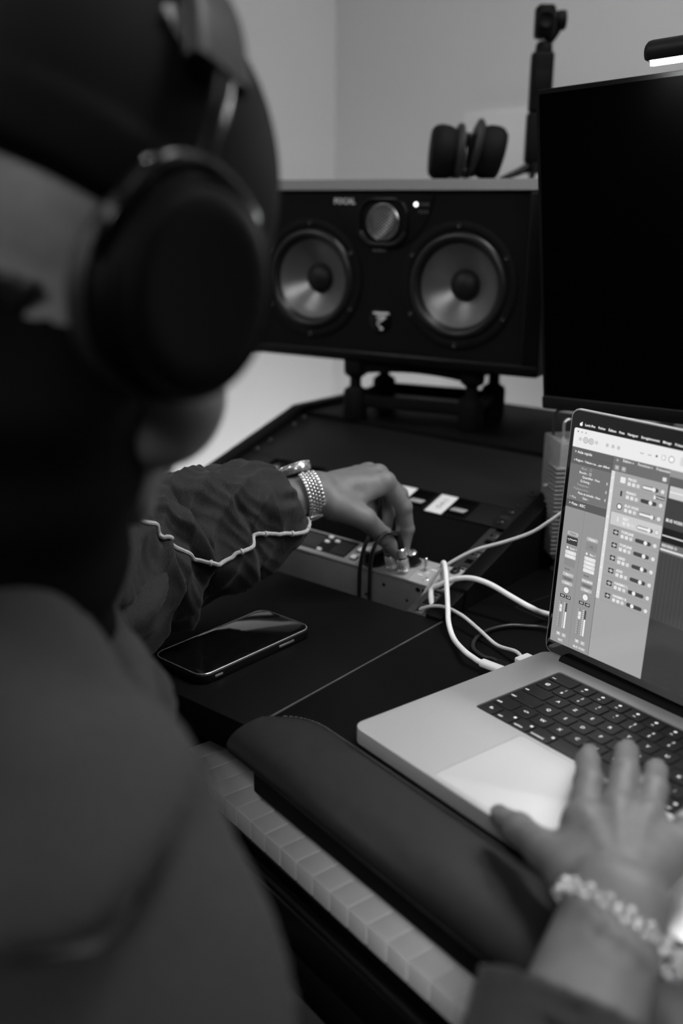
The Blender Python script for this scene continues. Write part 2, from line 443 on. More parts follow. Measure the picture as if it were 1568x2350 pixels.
# switched power panel 1U
pp = rackthing('power_switch_panel', 'slim black rack panel with lit rocker switches and white tape labels', 'rack panel', 187)
rpart('panel', box(AL, 187.2, -1, AR, 231.0, 2.2, .8), m_rackmetal, pp)
rpart('chassis', box(-485, 188, -160, -52, 230, -1.2), m_dark, pp)
rpart('ear_plate', prism(rrect(-50, 190, AR - 1, 230, 4), 2.2, 3.4, .5), m_rackmetal, pp)
for b in (197, 222): rscrew(pp, AR - 12, b, 3.4)
rpart('slot', prism(rrect(AR - 20, 205, AR - 6, 213, 3.5), 3.4, 3.7), m_dark, pp)
def mk_switch(a, b=208.5):
    w, h = 13.5, 16.5
    ou = rrect(a - w - 3, b - h - 3, a + w + 3, b + h + 3, 2.5, 3); 
    bz = join(box(a-w-3, b-h-3, 2.2, a-w, b+h+3, 5.0, .6), box(a+w, b-h-3, 2.2, a+w+3, b+h+3, 5.0, .6), box(a-w, b-h-3, 2.2, a+w, b-h, 5.0, .6), box(a-w, b+h, 2.2, a+w, b+h+3, 5.0, .6))
    s = rpart('rocker_switch', bz, m_blackgl, pp)
    # rocker: two facets in a shallow V, lower half raised
    V = A([(a-w, b-h, 6.8), (a+w, b-h, 6.8), (a+w, b-1, 3.2), (a-w, b-1, 3.2), (a-w, b+h, 2.4), (a+w, b+h, 2.4), (a-w, b-h, 1), (a+w, b-h, 1), (a-w, b+h, 1), (a+w, b+h, 1)])
    rpart('rocker', bev(V, [(0,1,2,3), (3,2,5,4), (0,6,7,1), (4,5,9,8), (0,3,4,8,6), (1,7,9,5,2), (6,8,9,7)], .8, 2, 20), m_blackgl, s)
    rpart('lit_lens', bev(A([(a-w+3, b-h+2.5, 7.1), (a+w-3, b-h+2.5, 7.1), (a+w-3, b-2.5, 4.4), (a-w+3, b-2.5, 4.4), (a-w+3, b-h+2.5, 5), (a+w-3, b-h+2.5, 5), (a+w-3, b-2.5, 3), (a-w+3, b-2.5, 3)]),
          [(0,1,2,3), (7,6,5,4), (0,4,5,1), (1,5,6,2), (2,6,7,3), (3,7,4,0)], .6), m_switch, s)
for a in (-104, -170, -236, -302, -368, -434): mk_switch(a)
for k, a in enumerate((-136, -202, -268)):
    tp = rpart('tape_label', box(a - 13, 186.2, 2.2, a + 13, 229.8, 2.75, .15), m_label, pp, label='white tape label with handwriting')
    if k == 0:
        for ch, bb in (('U', 218), ('A', 209.5), ('D', 201)):
            rpart('handwriting', xf(text(ch, 10), T4(rot('Z', -62), (a + .5, bb, 2.95))), m_ink, tp, smooth=0)
# preamp 1U
pr = rackthing('rack_preamp', 'silver-faced rack preamp with dark display, knobs and toggle switch', 'audio unit', 47)
rpart('chassis', box(-484, 48.2, -110, -50, 90.6, -1.2, .6), m_chassis, pr)
rpart('faceplate', box(AL, 47.2, -1.2, AR, 91.4, 2.4, .7), m_face, pr)
for b in (53.5, 85): rscrew(pr, AR - 9.5, b, 2.4); rscrew(pr, AL + 9.5, b, 2.4)
ds = rpart('display', prism(rrect(-283, 53.5, -181, 88, 2), 2.4, 3.0, .2), m_disp, pr)
for i in range(11): rpart('meter_segment', box(-279 + i * 4.4, 57, 3.0, -276.2 + i * 4.4, 84, 3.15), m_dispseg, ds, smooth=0)
for i in range(7): rpart('meter_segment', box(-207 + i * 3.4, 57, 3.0, -205 + i * 3.4, 82, 3.15), m_dispseg, ds, smooth=0)
for a, b in ((-225, 84), (-224, 74), (-211, 79.5), (-223, 56)):
    rpart('display_button', xf(bev(*prism(rrect(-3.6, -2.1, 3.6, 2.1, 1.4, 4), 0, 1.8), .5), T4(None, (a, b, 3.0))), m_btn, ds)
for a, b in ((-168.5, 58.5), (-169.5, 75)):
    rpart('button', prism(rrect(a - 5, b - 4.6, a + 5, b + 4.6, 1.5), 2.4, 3.4, .3), m_blackpl, pr)
    rpart('button_cap', prism(rrect(a - 3.7, b - 3.3, a + 3.7, b + 3.3, 1.2), 3.4, 6.0, .8), m_btn, pr)
def knob(a, b, r, h, cap):
    k = rpart('knob', xf(lathe([(r * 1.25, 0), (r * 1.25, 1.2), (r, 2.2), (r * .93, h - 1.5), (r * .82, h), (.01, h)], 32), T4(None, (a, b, 2.4))), m_blackpl, pr)
    rpart('knob_cap', xf(lathe([(cap, 0), (cap, 1.2), (cap * .8, 2.0), (.01, 2.0)], 28), T4(None, (a, b, 2.4 + h))), m_chrome, k)
    rpart('pointer', box(a - .5, b + cap * .2, 4.4 + h, a + .5, b + cap * .9, 4.8 + h), m_blackpl, k)
knob(-141, 68, 15.5, 17, 11); knob(-92.5, 79, 8.2, 15, 6.2); knob(-112, 82, 8.2, 15, 6.2)
rpart('darker_section', box(-160, 47.6, 2.4, -79, 91.0, 2.75, .1), m_chassis, pr, label='darker grey input section of the faceplate')  # darker grey plate over the input section of the faceplate
tg = rpart('toggle_switch', xf(lathe([(4.6, 0), (4.6, 1.2), (3.4, 2.6), (3.0, 4.5), (.01, 4.5)], 6), T4(None, (-69.5, 74, 2.4))), m_chrome, pr)
rpart('toggle_lever', cyl(RO*0 + A([-69.5, 74, 6]), A([-70.5, 78, 17]), 1.9, 14, .7), m_chrome, tg)
for a, b in ((-56, 84), (-59, 56.5)): rpart('screw', xf(lathe([(3.6, 0), (3.6, 1.2), (2.6, 2.0), (1, 1.4), (.01, 1.4)], 16), T4(None, (a, b, 2.4))), m_chrome, pr)
for a, b, w in ((-60, 77, 4.5), (-71, 63, 3.4)): rpart('panel_print', box(a - w, b - .6, 2.4, a + w, b + .6, 2.7), m_btn, pr, smooth=0)
for a, c, r in ((-66, -8, 3.2), (-57, -8, 3.2), (-86, -30, 2), (-70, -34, 1.8), (-118, -16, 2.4), (-150, -40, 2)):
    rpart('chassis_screw', cyl((a, 48.4, c), (a, 46.9, c), r, 14, .3), m_screw, pr)
# two instrument cables plugged into the preamp
def patch(a, b, path_ab, label):
    t = thing('patch_cable', label, 'cable', MRACK @ T4(None, (a, b, 2.4)), group='black patch cables in the preamp')
    d = A([-0.16, 0.22, 1.0]); d /= np.linalg.norm(d); o = A([a, b, 2.4])
    L = T4(zto(d) * 1.12, o)
    rpart('plug_ring', xf(lathe([(7.0, 0), (7.4, .8), (7.2, 2.6), (6.0, 3.4), (6.0, 4)], 26), L), m_chrome, t)
    sl_ = []
    for i in range(12):
        an = i * math.pi / 6
        sl_.append(xf(box(5.0, -1.05, 4, 6.6, 1.05, 14, .4), T4(rot('Z', i * 30))))
    rpart('plug_sleeve', xf(join(lathe([(5.4, 4), (5.4, 14.5)], 24), *sl_), L), m_chrome, t)
    rpart('plug_band', xf(lathe([(5.2, 14.5), (5.2, 16.5)], 24), L), m_blackgl, t)
    rpart('plug_collar', xf(lathe([(5.9, 16.5), (6.0, 17.2), (5.6, 25.5), (4.8, 26.2)], 28), L), m_chrome, t)
    e = o + d * 26
    rpart('strain_relief', tube([e, e + d * 12, e + d * 24 + A([-1.5, 0, 0])], [5.2, 4.6, 3.2], 16), m_blackpl, t)
    P = [e + d * 22] + [A(q) for q in path_ab]
    rpart('cable', tube(catmull(P, 10), 2.5, 12), m_cable, t)
def rk_of(X): d = A(X) - RO; return A([d @ e1, d @ sl, d @ nl])
patch(-93, 60, [rk_of(px(*q)) for q in ((902, 1223, 1136), (882, 1226, 1131), (861, 1252, 1132), (851, 1290, 1142), (849, 1340, 1156), (848, 1390, 1170), (848, 1460, 1180))], 'black patch cable, right one of the two plugged in under the hand')
patch(-111, 60, [rk_of(px(*q)) for q in ((872, 1220, 1146), (852, 1227, 1141), (836, 1258, 1142), (827, 1300, 1150), (825, 1340, 1160), (824, 1385, 1170), (824, 1460, 1180))], 'black patch cable, left one of the two plugged in under the hand')
# ================================================================== white cables between rack, laptop and the space behind it
def cable(label, pts, r, m, extra=None, name='cable', cat='cable', group='cables beside the laptop'):
    P = catmull(pts, 10)
    b = P[P[:, 2].argmin()]
    t = thing(name, label, cat, b, group=group)
    part('cord', tube(P, r, 12), m, t, world=True)
    if extra:
        for nm, g, mm in extra: part(nm, g, mm, t, world=True)
    return t
gap = RO + e1 * -34 + sl * 9 + nl * -8
cable('thin pale grey cable rising from the rack gap and passing behind the laptop screen',
      [gap + A([4, 4, -45]), gap + A([0, 0, -6]), px(966, 1382, 1138), px(985, 1345, 1133), px(1008, 1312, 1128), px(1045, 1285, 1122), px(1095, 1261, 1115), px(1160, 1243, 1108), px(1220, 1222, 1098), px(1262, 1196, 1090), px(1310, 1165, 1085), px(1400, 1130, 1080)], 2.1, m_grey)
bz = onz(1262, 1410, 8)
cable('thick white cable arching from the rack over to the laptop screen',
      [gap + A([14, 10, -45]), gap + A([8, 10, 0]), px(990, 1356, 1132), px(1012, 1341, 1126), px(1045, 1329, 1116), px(1082, 1327, 1104), px(1125, 1341, 1090), px(1175, 1370, 1075), px(1220, 1395, 1060), bz, bz + A([60, 40, -3]), bz + A([160, 60, -3])], 3.1, m_white)
# laptop charging plugs on its left edge
q1 = onz(1146, 1534, 8.5); q1 = A([0, q1[1], 8.5]); q2 = onz(1200, 1511, 8.5); q2 = A([0, q2[1], 8.5])
def plugbox(q, l, w, h, m):
    return bev(*box(q[0] - l, q[1] - w / 2, q[2] - h / 2, q[0] - .3, q[1] + w / 2, q[2] + h / 2), 1.8, 3)
pe = onz(1104, 1520, 8.5); pd = q1 - pe; pl = np.linalg.norm(pd); pd /= pl
cable('white cable hanging straight down into the round-ended plug at the laptop edge',
      [gap + A([16, 12, -45]), px(1018, 1360, 1150), px(1014, 1310, 1136), px(1019, 1291, 1118), px(1024, 1320, 1100), px(1028, 1390, 1070), px(1030, 1430, 1050), px(1042, 1466, 1026), onz(1066, 1494, 11), onz(1086, 1509, 9.5), pe - pd * 2, pe + pd * 6], 2.9, m_white,
      [('plug', xf(prism(rrect(-5.2, -4.0, 5.2, 4.0, 3.9, 6), 0, pl - 1.0, 1.2, 3), T4(zto(pd), pe + pd * .5)), m_white)])
cable('thin grey charging cable curving to the flat magnetic plug at the laptop edge',
      [gap + A([6, 6, -45]), gap + A([2, 2, 4]), px(966, 1399, 1112), px(988, 1392, 1100), px(1020, 1393, 1084), px(1060, 1412, 1062), px(1100, 1445, 1038), px(1140, 1480, 1014), q2 + A([-24, 3, 2]), q2 + A([-13, 1, 0])], 2.0, m_grey,
      [('magnetic_plug', plugbox(q2, 14, 19, 6.2, m_white), m_label)])
q3 = A([0, q1[1] + 10, 7])
cable('black cable looping on the desk behind the white plugs',
      [A([80, 330, 4]), A([20, 326, 4]), onz(1262, 1444, 4), onz(1215, 1437, 4), onz(1165, 1436, 4), onz(1120, 1447, 4), onz(1092, 1466, 4), onz(1087, 1488, 4), onz(1110, 1507, 4), q3 + A([-30, 4, -1]), q3 + A([-12, 0, 0])], 2.2, m_cable,
      [('plug', plugbox(q3, 22, 9, 7, m_blackpl), m_blackpl)])

# ================================================================== laptop
LW, LDp = 355.7, 248.1
lap = thing('laptop', 'open silver laptop with black keys showing a music session on screen', 'laptop', (LW / 2, LDp / 2, 0))
def boolean(g, cutters):
    o = bpy.data.objects.new('b', mk_mesh('b', g, m_alu, 0)); COL.objects.link(o); cs = []
    for c in cutters:
        k = bpy.data.objects.new('k', mk_mesh('k', c, m_alu, 0)); COL.objects.link(k); cs.append(k)
        md = o.modifiers.new('x', 'BOOLEAN'); md.object = k; md.operation = 'DIFFERENCE'; md.solver = 'EXACT'
    bpy.context.view_layer.update()
    me = bpy.data.meshes.new_from_object(o.evaluated_get(bpy.context.evaluated_depsgraph_get()))
    out = (np.array([v.co[:] for v in me.vertices]) / S, [tuple(p.vertices) for p in me.polygons])
    for k in cs + [o]: bpy.data.objects.remove(k)
    return out
KX0, KX1, KY0, KY1 = 40.0, 315.7, 107.1, 220.1
PX0, PX1, PY0, PY1 = 98.0, 258.0, 4.0, 103.5
base = prism(rrect(0, 0, LW, LDp, 11, 8), 1.2, 16.0, 1.0, 3)
base = boolean(base, [prism(rrect(KX0, KY0, KX1, KY1, 3, 4), 14.4, 20), prism(rrect(PX0, PY0, PX1, PY1, 4, 4), 15.2, 20), prism(rrect(165, -2, 191, 6, 2, 3), 13.6, 20)])
lb = part('base', base, m_alu, lap, world=True, smooth=35)
for x, y in ((25, 25), (LW - 25, 25), (25, LDp - 25), (LW - 25, LDp - 25)): part('rubber_foot', cyl((x, y, 0), (x, y, 1.4), 9, 20), m_blackmat, lap, world=True)
part('keyboard_well', box(KX0 + .1, KY0 + .1, 14.4, KX1 - .1, KY1 - .1, 14.6), m_well, lap, world=True, smooth=0)
part('trackpad', prism(rrect(PX0 + .35, PY0 + .35, PX1 - .35, PY1 - .35, 3.7, 4), 15.2, 15.95, .15), m_aludark, lap, world=True)
for y in (60, 130, 165, 190): pass
# keys: rows from the back; (legend, units)
U1 = (KX1 - KX0 - 2.2) / 14.5; RH = (KY1 - KY0 - 2.0) / 6
ROWS = [[('esc', 1.5)] + [('F%d' % i, 1) for i in range(1, 13)] + [('', 1)],
        [('@', 1), ('&1', 1), ('é2', 1), ('"3', 1), ("'4", 1), ('(5', 1), ('§6', 1), ('è7', 1), ('!8', 1), ('ç9', 1), ('à0', 1), (')°', 1), ('-_', 1), ('<x', 1.5)],
        [('tab', 1.5)] + [(c, 1) for c in 'AZERTYUIOP^$'] + [('', 1)],
        [('caps', 1.75)] + [(c, 1) for c in 'QSDFGHJKLMù`'] + [('', .75)],
        [('shift', 1.25), ('<>', 1)] + [(c, 1) for c in 'WXCVBN,;:='] + [('shift', 2.25)],
        [('fn', 1), ('ctrl', 1), ('option', 1), ('command', 1.25), ('', 5), ('command', 1.25), ('option', 1), ('<', 1), ('v', 1), ('>', 1)]]
kmesh = {}
for r, row in enumerate(ROWS):
    x = KX0 + 1.1; y1 = KY1 - 1.0 - r * RH
    for lg, un in row:
        w = un * U1; cx, cy = x + w / 2, y1 - RH / 2
        if un not in kmesh:
            kmesh[un] = mk_mesh('key', prism(rrect(-w/2 + 1.1, -RH/2 + 1.1, w/2 - 1.1, RH/2 - 1.1, 2.0, 3), 0, 1.25, .3, 1), m_key, 40)
        k = part('key', kmesh[un], None, lap, M=np.linalg.inv(MW[lap]) @ T4(None, (cx, cy, 14.6)))
        if lg:
            g = []
            if len(lg) == 2 and lg[0] != 'F' and lg not in ('fn', '<x', '<>'):
                g = [xf(text(lg[0], 4.6, bold=.02), T4(None, (0, -2.9, 1.33))), xf(text(lg[1], 4.6, bold=.02), T4(None, (0, 3.0, 1.33)))]
            elif len(lg) == 2 and lg[0] == 'F' or len(lg) == 3 and lg[0] == 'F':
                g = [xf(text(lg, 2.8, bold=.02), T4(None, (0, -4.2, 1.33))), xf(lathe([(1.7, 0), (1.7, .02)], 10), T4(None, (0, 1.6, 1.32)))]
            elif len(lg) > 2:
                al = 'LEFT' if x < 150 else 'RIGHT'
                g = [xf(text(lg, 3.4, al, .025), T4(None, (-w/2 + 2.6 if al == 'LEFT' else w/2 - 2.6, -4.2, 1.33)))]
                if lg in ('ctrl', 'option', 'command'): g.append(xf(lathe([(1.5, 0), (1.5, .02)], 8), T4(None, (w/2 - 3.6, 3.6, 1.32))))
            else: g = [xf(text(lg, 5.2, bold=.02), T4(None, (0, 0, 1.33)))]
            part('legend', join(*g), m_legend, k, smooth=0)
        x += w
# lid
la = 0.0556349; LO = A([0, LDp - 4, 20.587])
MLID = T4(np.stack([A([1, 0, 0]), A([0, math.sin(la), math.cos(la)]), A([0, -math.cos(la), math.sin(la)])], 1), LO)
def lpart(name, g, m, parent, **k): return part(name, xf(g, MLID), m, parent, world=True, **k)
lid = lpart('lid', prism(rrect(0, -3.5, LW, 240, 9, 8), -4.2, 0, .8, 3), m_alu, lap)
lpart('bezel', prism(rrect(1.3, -2.5, LW - 1.3, 238.7, 8, 8), 0, .35, .1), m_glassblk, lid)
part('hinge', join(cyl((24, LDp - 6, 15.5), (LW - 24, LDp - 6, 15.5), 5.2, 24)), m_blackmat, lap, world=True)
# what the screen shows: flat pieces of light, coordinates from the display's lower-left corner (345.6 x 223.4)
def lin(g): g = g / 255; return g / 12.92 if g <= .04045 else ((g + .055) / 1.055) ** 2.4
uiV, uiF, uiM, uiMats, uo = [], [], [], {}, [0]
def ui_add(g, grey):
    if grey not in uiMats: uiMats[grey] = (len(uiMats), emat(lin(grey)))
    vs, fs = g; uiV.append(vs); uiF.extend([tuple(i + uo[0] for i in f) for f in fs]); uiM.extend([uiMats[grey][0]] * len(fs)); uo[0] += len(vs)
lay = [0.40]
def Q(x0, h0, x1, h1, g, r=0):
    lay[0] += 0.0006
    p = rrect(x0, h0, x1, h1, r, 3) if r else [(x0, h0), (x1, h0), (x1, h1), (x0, h1)]
    ui_add((np.c_[A(p) + A([5, 9.5]), np.full(len(p), lay[0])], [tuple(range(len(p)))]), g)
def D(x, h, r, g, n=14):
    lay[0] += 0.0006; a = np.arange(n) * 2 * math.pi / n
    ui_add((np.c_[x + 5 + r * np.cos(a), h + 9.5 + r * np.sin(a), np.full(n, lay[0])], [tuple(range(n))]), g)
def TX(x, h, s, size, g, al='LEFT', bold=.02):
    lay[0] += 0.0006; vs, fs = text(s, size, al, bold)
    if len(vs): ui_add((vs + A([x + 5, h + 9.5, lay[0]]), fs), g)
DW, DH = 345.6, 223.4
Q(0.5, 0.3, DW, 212.8, 165, 2)                                         # window
Q(0.5, 195, DW, 212.8, 236, 2); Q(0.5, 195, DW, 200, 236)              # toolbar
D(7.5, 216.6, 1.6, 250)                                                # menu bar
D(8.5, 218.5, .6, 250, 8)
for x, s in ((11.9, 'Logic Pro'), (27, 'Fichier'), (38.4, 'Édition'), (50, 'Piste'), (59.2, 'Naviguer'), (73.6, 'Enregistrement'), (95.6, 'Mixage'), (107.6, 'Présentation'), (127, 'Fenêtre')):
    TX(x, 216.8, s, 3.05, 250, bold=.03 if x < 20 else .02)
for x in (5, 9.5, 14): D(x, 209.6, .8, 170 if x > 6 else 110)
for x in (8.5, 27): Q(x - 1.8, 201.4, x + 1.8, 204.6, 205, .8)
for x in (14.7, 20.9):
    D(x, 202.9, 2.9, 120); D(x, 202.9, 2.4, 225); D(x, 202.9, 1.3, 150); D(x, 202.9, .8, 225)
for x in (39.2, 45.5, 51.6): Q(x - 1.5, 201.4, x + 1.5, 204.6, 196, .6)
for x in (76, 78, 83, 85): ui_add((A([(x + 5, 213, .55), (x + 5 + (-1.6 if x < 80 else 1.6), 211.8 + 1.2, .55), (x + 5, 211.8, .55)]), [(0, 1, 2)]), 90)
Q(90.6, 202.6, 92.4, 204.4, 60); Q(96.4, 201.1, 100.8, 206, 205, 1); ui_add((A([(102.6, 215.2, .56), (105.2, 213.1, .56), (102.6, 211, .56)]), [(0, 1, 2)]), 252)
D(106.4, 203.6, 2.9, 50); D(106.4, 203.6, 2.4, 250)
Q(115, 200, 175, 207.5, 215, 1); TX(120, 203.8, '118  2', 4.5, 80)
Q(0.5, 0.3, 47.2, 195, 150)                                            # inspector
Q(0.5, 179, 47.2, 194.6, 98); Q(0.5, 186.8, 47.2, 187.1, 80)
TX(4, 190.7, '> Aide rapide', 3.6, 240); TX(4, 183, 'v Région : Valeurs au…par défaut', 3.0, 240)
Q(0.5, 145.2, 47.2, 179, 118)
for i, (s, g) in enumerate((('Muet :  □', 165), ('Boucle :  □', 235), ('Quantifier : Non', 240), ('Q-Swing :', 235), ('Transposer :', 170), ('Réglage précis :', 160), ('Piste et échelle : Non', 240), ('Gain :', 235))):
    TX(26, 176.3 - i * 3.95, s, 3.0, g, 'RIGHT' if i not in (2, 6) else 'CENTER')
for h in (168, 160, 152.5): Q(43.5, h - 1.3, 45, h + 1.3, 190)
TX(4, 147.6, '> Plus', 3.0, 205); Q(0.5, 137.2, 47.2, 145.0, 92); TX(4, 141.2, '> Piste : REC', 3.6, 240)
Q(23.2, 0.3, 23.6, 137.2, 132)
def strip(x, mtr, names, lab, eqon):
    Q(x - 6.5, 110.6, x + 6.5, 114.2, 185, 1); TX(x, 112.4, 'Réglage', 2.5, 120 if eqon else 240, 'CENTER')
    Q(x - 6.5, 101.5, x + 6.5, 109.3, 62 if eqon else 140, .8)
    if eqon:
        for k in range(9): Q(x - 5.5 + k * 1.2, 104.8 + (1.2, .2, 1.6, 1.1, 1.3, .9, 1.2, 1.5, 1.4)[k], x - 4.2 + k * 1.2, 105.5 + (1.2, .2, 1.6, 1.1, 1.3, .9, 1.2, 1.5, 1.4)[k], 240)
    else: TX(x, 105.4, 'EQ', 2.8, 100, 'CENTER')
    D(x - 4.5, 97.8, 1.2, 235); TX(x + 2.5, 97.8, names[0], 3.0, 238, 'CENTER')
    for k, n in enumerate(names[1:]):
        Q(x - 6.5, 91.6 - k * 3.9, x + 6.5, 95.2 - k * 3.9, 222, .9); TX(x, 93.3 - k * 3.9, n, 2.5, 250, 'CENTER')
    if eqon: Q(x - 6.5, 80, x + 6.5, 87, 140, .8)
    TX(x - 2, 76.6, 'Sends', 2.7, 90, 'CENTER'); Q(x - 6.5, 69.7, x + 6.5, 73.2, 188, .9); TX(x, 71.4, 'Bus 1' if eqon else 'Out stéréo', 2.6, 245, 'CENTER')
    Q(x - 6.5, 65.4, x + 6.5, 68.8, 130, .9); TX(x, 67.1, 'Groupe', 2.6, 80, 'CENTER'); Q(x - 6.5, 61, x + 6.5, 64.4, 190, .9); TX(x, 62.7, 'Read', 2.6, 240, 'CENTER')
    D(x, 55.6, 3.6, 100); D(x, 55.6, 3.1, 238)
    for xx, s in ((x - 3.6, '0,0'), (x + 3.4, mtr)): Q(xx - 2.9, 47.4, xx + 2.9, 50.8, 52, .5); TX(xx, 49.1, s, 2.6, 240, 'CENTER')
    Q(x - 4.3, 16.5, x - 3.9, 44, 100)
    for k in range(10): Q(x - 7, 18 + k * 2.6, x - 5.2, 18.5 + k * 2.6, 195)
    Q(x - 5.5, 32.5, x - 2.6, 40, 232, .5); Q(x - 5.2, 36, x - 2.9, 36.5, 150)
    for k in range(13): Q(x - .6, 17.3 + k * 2.05, x + .7, 18.2 + k * 2.05, 232)
    Q(x + 1.6, 17, x + 3.4, 43, 70); Q(x + 1.6, 17, x + 3.4, 34, 240)
    for xx, s in ((x - 3.4, 'M'), (x + 3.4, 'S')): Q(xx - 2.5, 8.2, xx + 2.5, 11.8, 190, .6); TX(xx, 10, s, 2.7, 245, 'CENTER')
    TX(x, 3.9, lab, 3.2, 240, 'CENTER')
strip(13, '-7,8', ['Input 1', 'Tuning', 'Chroma'], 'REC', True); strip(36, '-4,9', ['Bus 1', 'Pro-Q 3', 'Gullfoss', 'Vocal', 'CLA Vocals'], 'BUS VOIX', False)
Q(47.2, 0.3, 47.6, 195, 75)
Q(47.6, 181.8, 107, 195, 112); D(52.2, 192, 1.4, 160)                   # track header menu
for x, s in ((58, 'Édition'), (74, 'Fonctions'), (93, 'Présentation')): TX(x, 192.6, s + ' v', 3.3, 232)
for x in (52.6, 60): Q(x - 2.4, 183, x + 2.4, 187.4, 165, .8); TX(x, 185.2, '+' if x < 55 else '=', 3.4, 245, 'CENTER')
Q(100.5, 183.5, 104.5, 187, 225, .8)
Q(47.6, 59.8, 51.4, 181.5, 222)                                        # track number column
names = ['PROD', 'PIANO', 'BUS VOIX', 'REC', 'TOPLINE', 'TOPLINE', 'LEAD', 'ADD', 'HARMO L', 'HARMO R']
for i, nm in enumerate(names):
    h = 175.3 - i * 12.2
    D(49.5, h, .8, 245, 8)
    if i == 3: Q(53, h - 5.9, 107, h + 6, 205, .8)
    Q(53, h - 6.15, 107, h - 5.95, 140)
    if i == 0: Q(58, h - 2.6, 63.5, h + 2.8, 235, .8)
    elif i == 1: Q(59.8, h - 2.6, 61.6, h + 2.4, 50, .6)
    elif i == 2: D(60.5, h, 2.9, 40); D(60.5, h, 2.1, 245)
    elif i == 3: Q(60.2, h - 2, 61.1, h + 2.4, 245)
    else:
        Q(57.6, h - 2.3, 63.4, h + 2.4, 55, .4)
        for k in range(5): Q(58.5 + k * .9, h - (.5, 1.1, 1.7, 1.1, .5)[k], 59.0 + k * .9, h + (.5, 1.1, 1.7, 1.1, .5)[k], 238)
    TX(66, h + 2.0, nm, 3.4, 245, bold=.03)
    for k in range(3): Q(66 + k * 4.7, h - 3.6, 69.4 + k * 4.7, h - .3, 228 if k < 2 else 215, .7)
    f = (.72, .62, .82, .76, .66, .66, .66, .66, .36, .36)[i]
    Q(81.5, h - 3.2, 98.2, h + .4, 70, 1.7)
    if i in (0, 2, 3): Q(81.9, h - 2.6, 82 + 16 * f, h - .2, 235, 1.1)
    D(82 + 16 * f, h - 1.4, 1.9, 240); D(102.3, h - 1.2, 2.3, 110); D(102.3, h - 1.2, 2.0, 228)
ui_add((A([(99.5, 179.5, .58), (102.5, 176.5, .58), (99.5, 175.5, .58)]), [(0, 1, 2)]), 250)
Q(96.5, 166.7, 105.5, 170, 60, .6); TX(101, 168.3, 'Volume', 2.6, 250, 'CENTER')
Q(107.2, 0.3, DW, 195, 66)                                             # arrangement area
Q(107.2, 189, DW, 195, 150); Q(107.2, 181.8, DW, 189, 96)
for x, w in ((109, 34), (150, 60), (220, 90)): Q(x, 170.5, x + w, 181.2, 205, .6); Q(x, 175.5, x + w, 176.3, 245)
TX(109.5, 151, 'BUS VOIX', 3.8, 245, bold=.03)
Q(108, 131.2, DW, 144, 30); Q(108, 136.5, DW, 137.6, 225); Q(108, 122, DW, 131, 110); TX(109, 128.2, 'REVERB O', 3.4, 240); Q(108, 123.6, DW, 125.4, 225)
for k in range(60): Q(109 + k * 4, 60, 109.25 + k * 4, 121.5, 88)
Q(107.2, 0.3, DW, 59.4, 58)
g = (np.vstack(uiV), uiF)
lpart('screen_picture', g, [m for _, m in sorted(uiMats.values(), key=lambda t: t[0])], lid, smooth=0, fm=uiM, label='lit screen with a multitrack music session')

# ================================================================== phone
pa = math.atan2(-(-32.5), 154.5)
MPH = T4(rot('Z', math.degrees(pa)), (-214.5, 15.0, 0))
ph = thing('smartphone', 'black smartphone in a dark case lying face up on the desk wing', 'phone', MPH)
part('case', prism(rrect(-38, -78.5, 38, 78.5, 13.5, 8), 0, 10.2, 2.0, 3), m_blackpl, ph)
sc = part('screen', prism(rrect(-35.6, -76, 35.6, 76, 11.5, 8), 10.2, 10.75, .25), m_glassblk, ph)
part('metal_rim', tube(np.c_[A(rrect(-36.6, -77, 36.6, 77, 12.3, 8)), np.full(36, 10.3)], 0.6, 6, closed=True), m_steel, ph)
part('earpiece', prism(rrect(-8, 73.6, 8, 74.6, .45, 2), 10.75, 10.85), m_railmetal, sc)
part('side_button', box(37.6, 26, 4.2, 38.9, 48, 6.6, .4), m_steel, ph); part('side_button', box(37.6, -62, 4.2, 38.9, -52, 6.6, .4), m_steel, ph)
part('charging_port', prism(rrect(-4.5, -.1, 4.5, .1, .05, 2), -.2, .2), m_railmetal, ph, M=T4(rot('X', 90), (0, -78.4, 5.2)))

# ================================================================== external monitor and its light bar
def monM():
    y, t, r = [math.radians(v) for v in (8.53, 5.89, 2.43)]
    Rz = A([[math.cos(y), -math.sin(y), 0], [math.sin(y), math.cos(y), 0], [0, 0, 1]]); Rx = A([[1, 0, 0], [0, math.cos(t), -math.sin(t)], [0, math.sin(t), math.cos(t)]])
    Ry = A([[math.cos(r), 0, -math.sin(r)], [0, 1, 0], [math.sin(r), 0, math.cos(r)]])
    return T4(Rz @ Rx @ Ry, (-229.2, 432.3, 562.3))
MM = monM()
mon = thing('monitor', 'large dark switched-off monitor beside the loudspeaker', 'monitor', MM @ T4(None, (307, 60, -365)))
def mpart(name, g, m, parent=mon, **k): return part(name, xf(g, MM), m, parent, world=True, **k)
def xz(poly, y0, y1, b=0):                      # prism with outline in x, z
    vs, fs = prism(poly, y0, y1, b); return np.c_[vs[:, 0], vs[:, 2], vs[:, 1]], fs
mpart('housing', xz(rrect(0, -365, 614, 0, 6, 5), 0, 22, 1.2), m_blackdull)
mpart('rear_bulge', xz(rrect(80, -330, 534, -60, 40, 6), 22, 55, 10), m_blackmat)
sc = mpart('screen', xz(rrect(5, -348, 609, -5, 3, 4), -.7, 0), m_monscr)
mpart('chin', xz(rrect(0, -365, 614, -350, 2, 3), -2.2, 0, .5), m_blackpl)
mpart('chin_line', box(3, -2.6, -350.6, 611, -.4, -349.4), m_railmetal)
mpart('power_mark', box(430, -2.5, -359, 442, -2.2, -357), m_printdim)
q = (MM @ A([307, 50, -200, 1]))[:3]
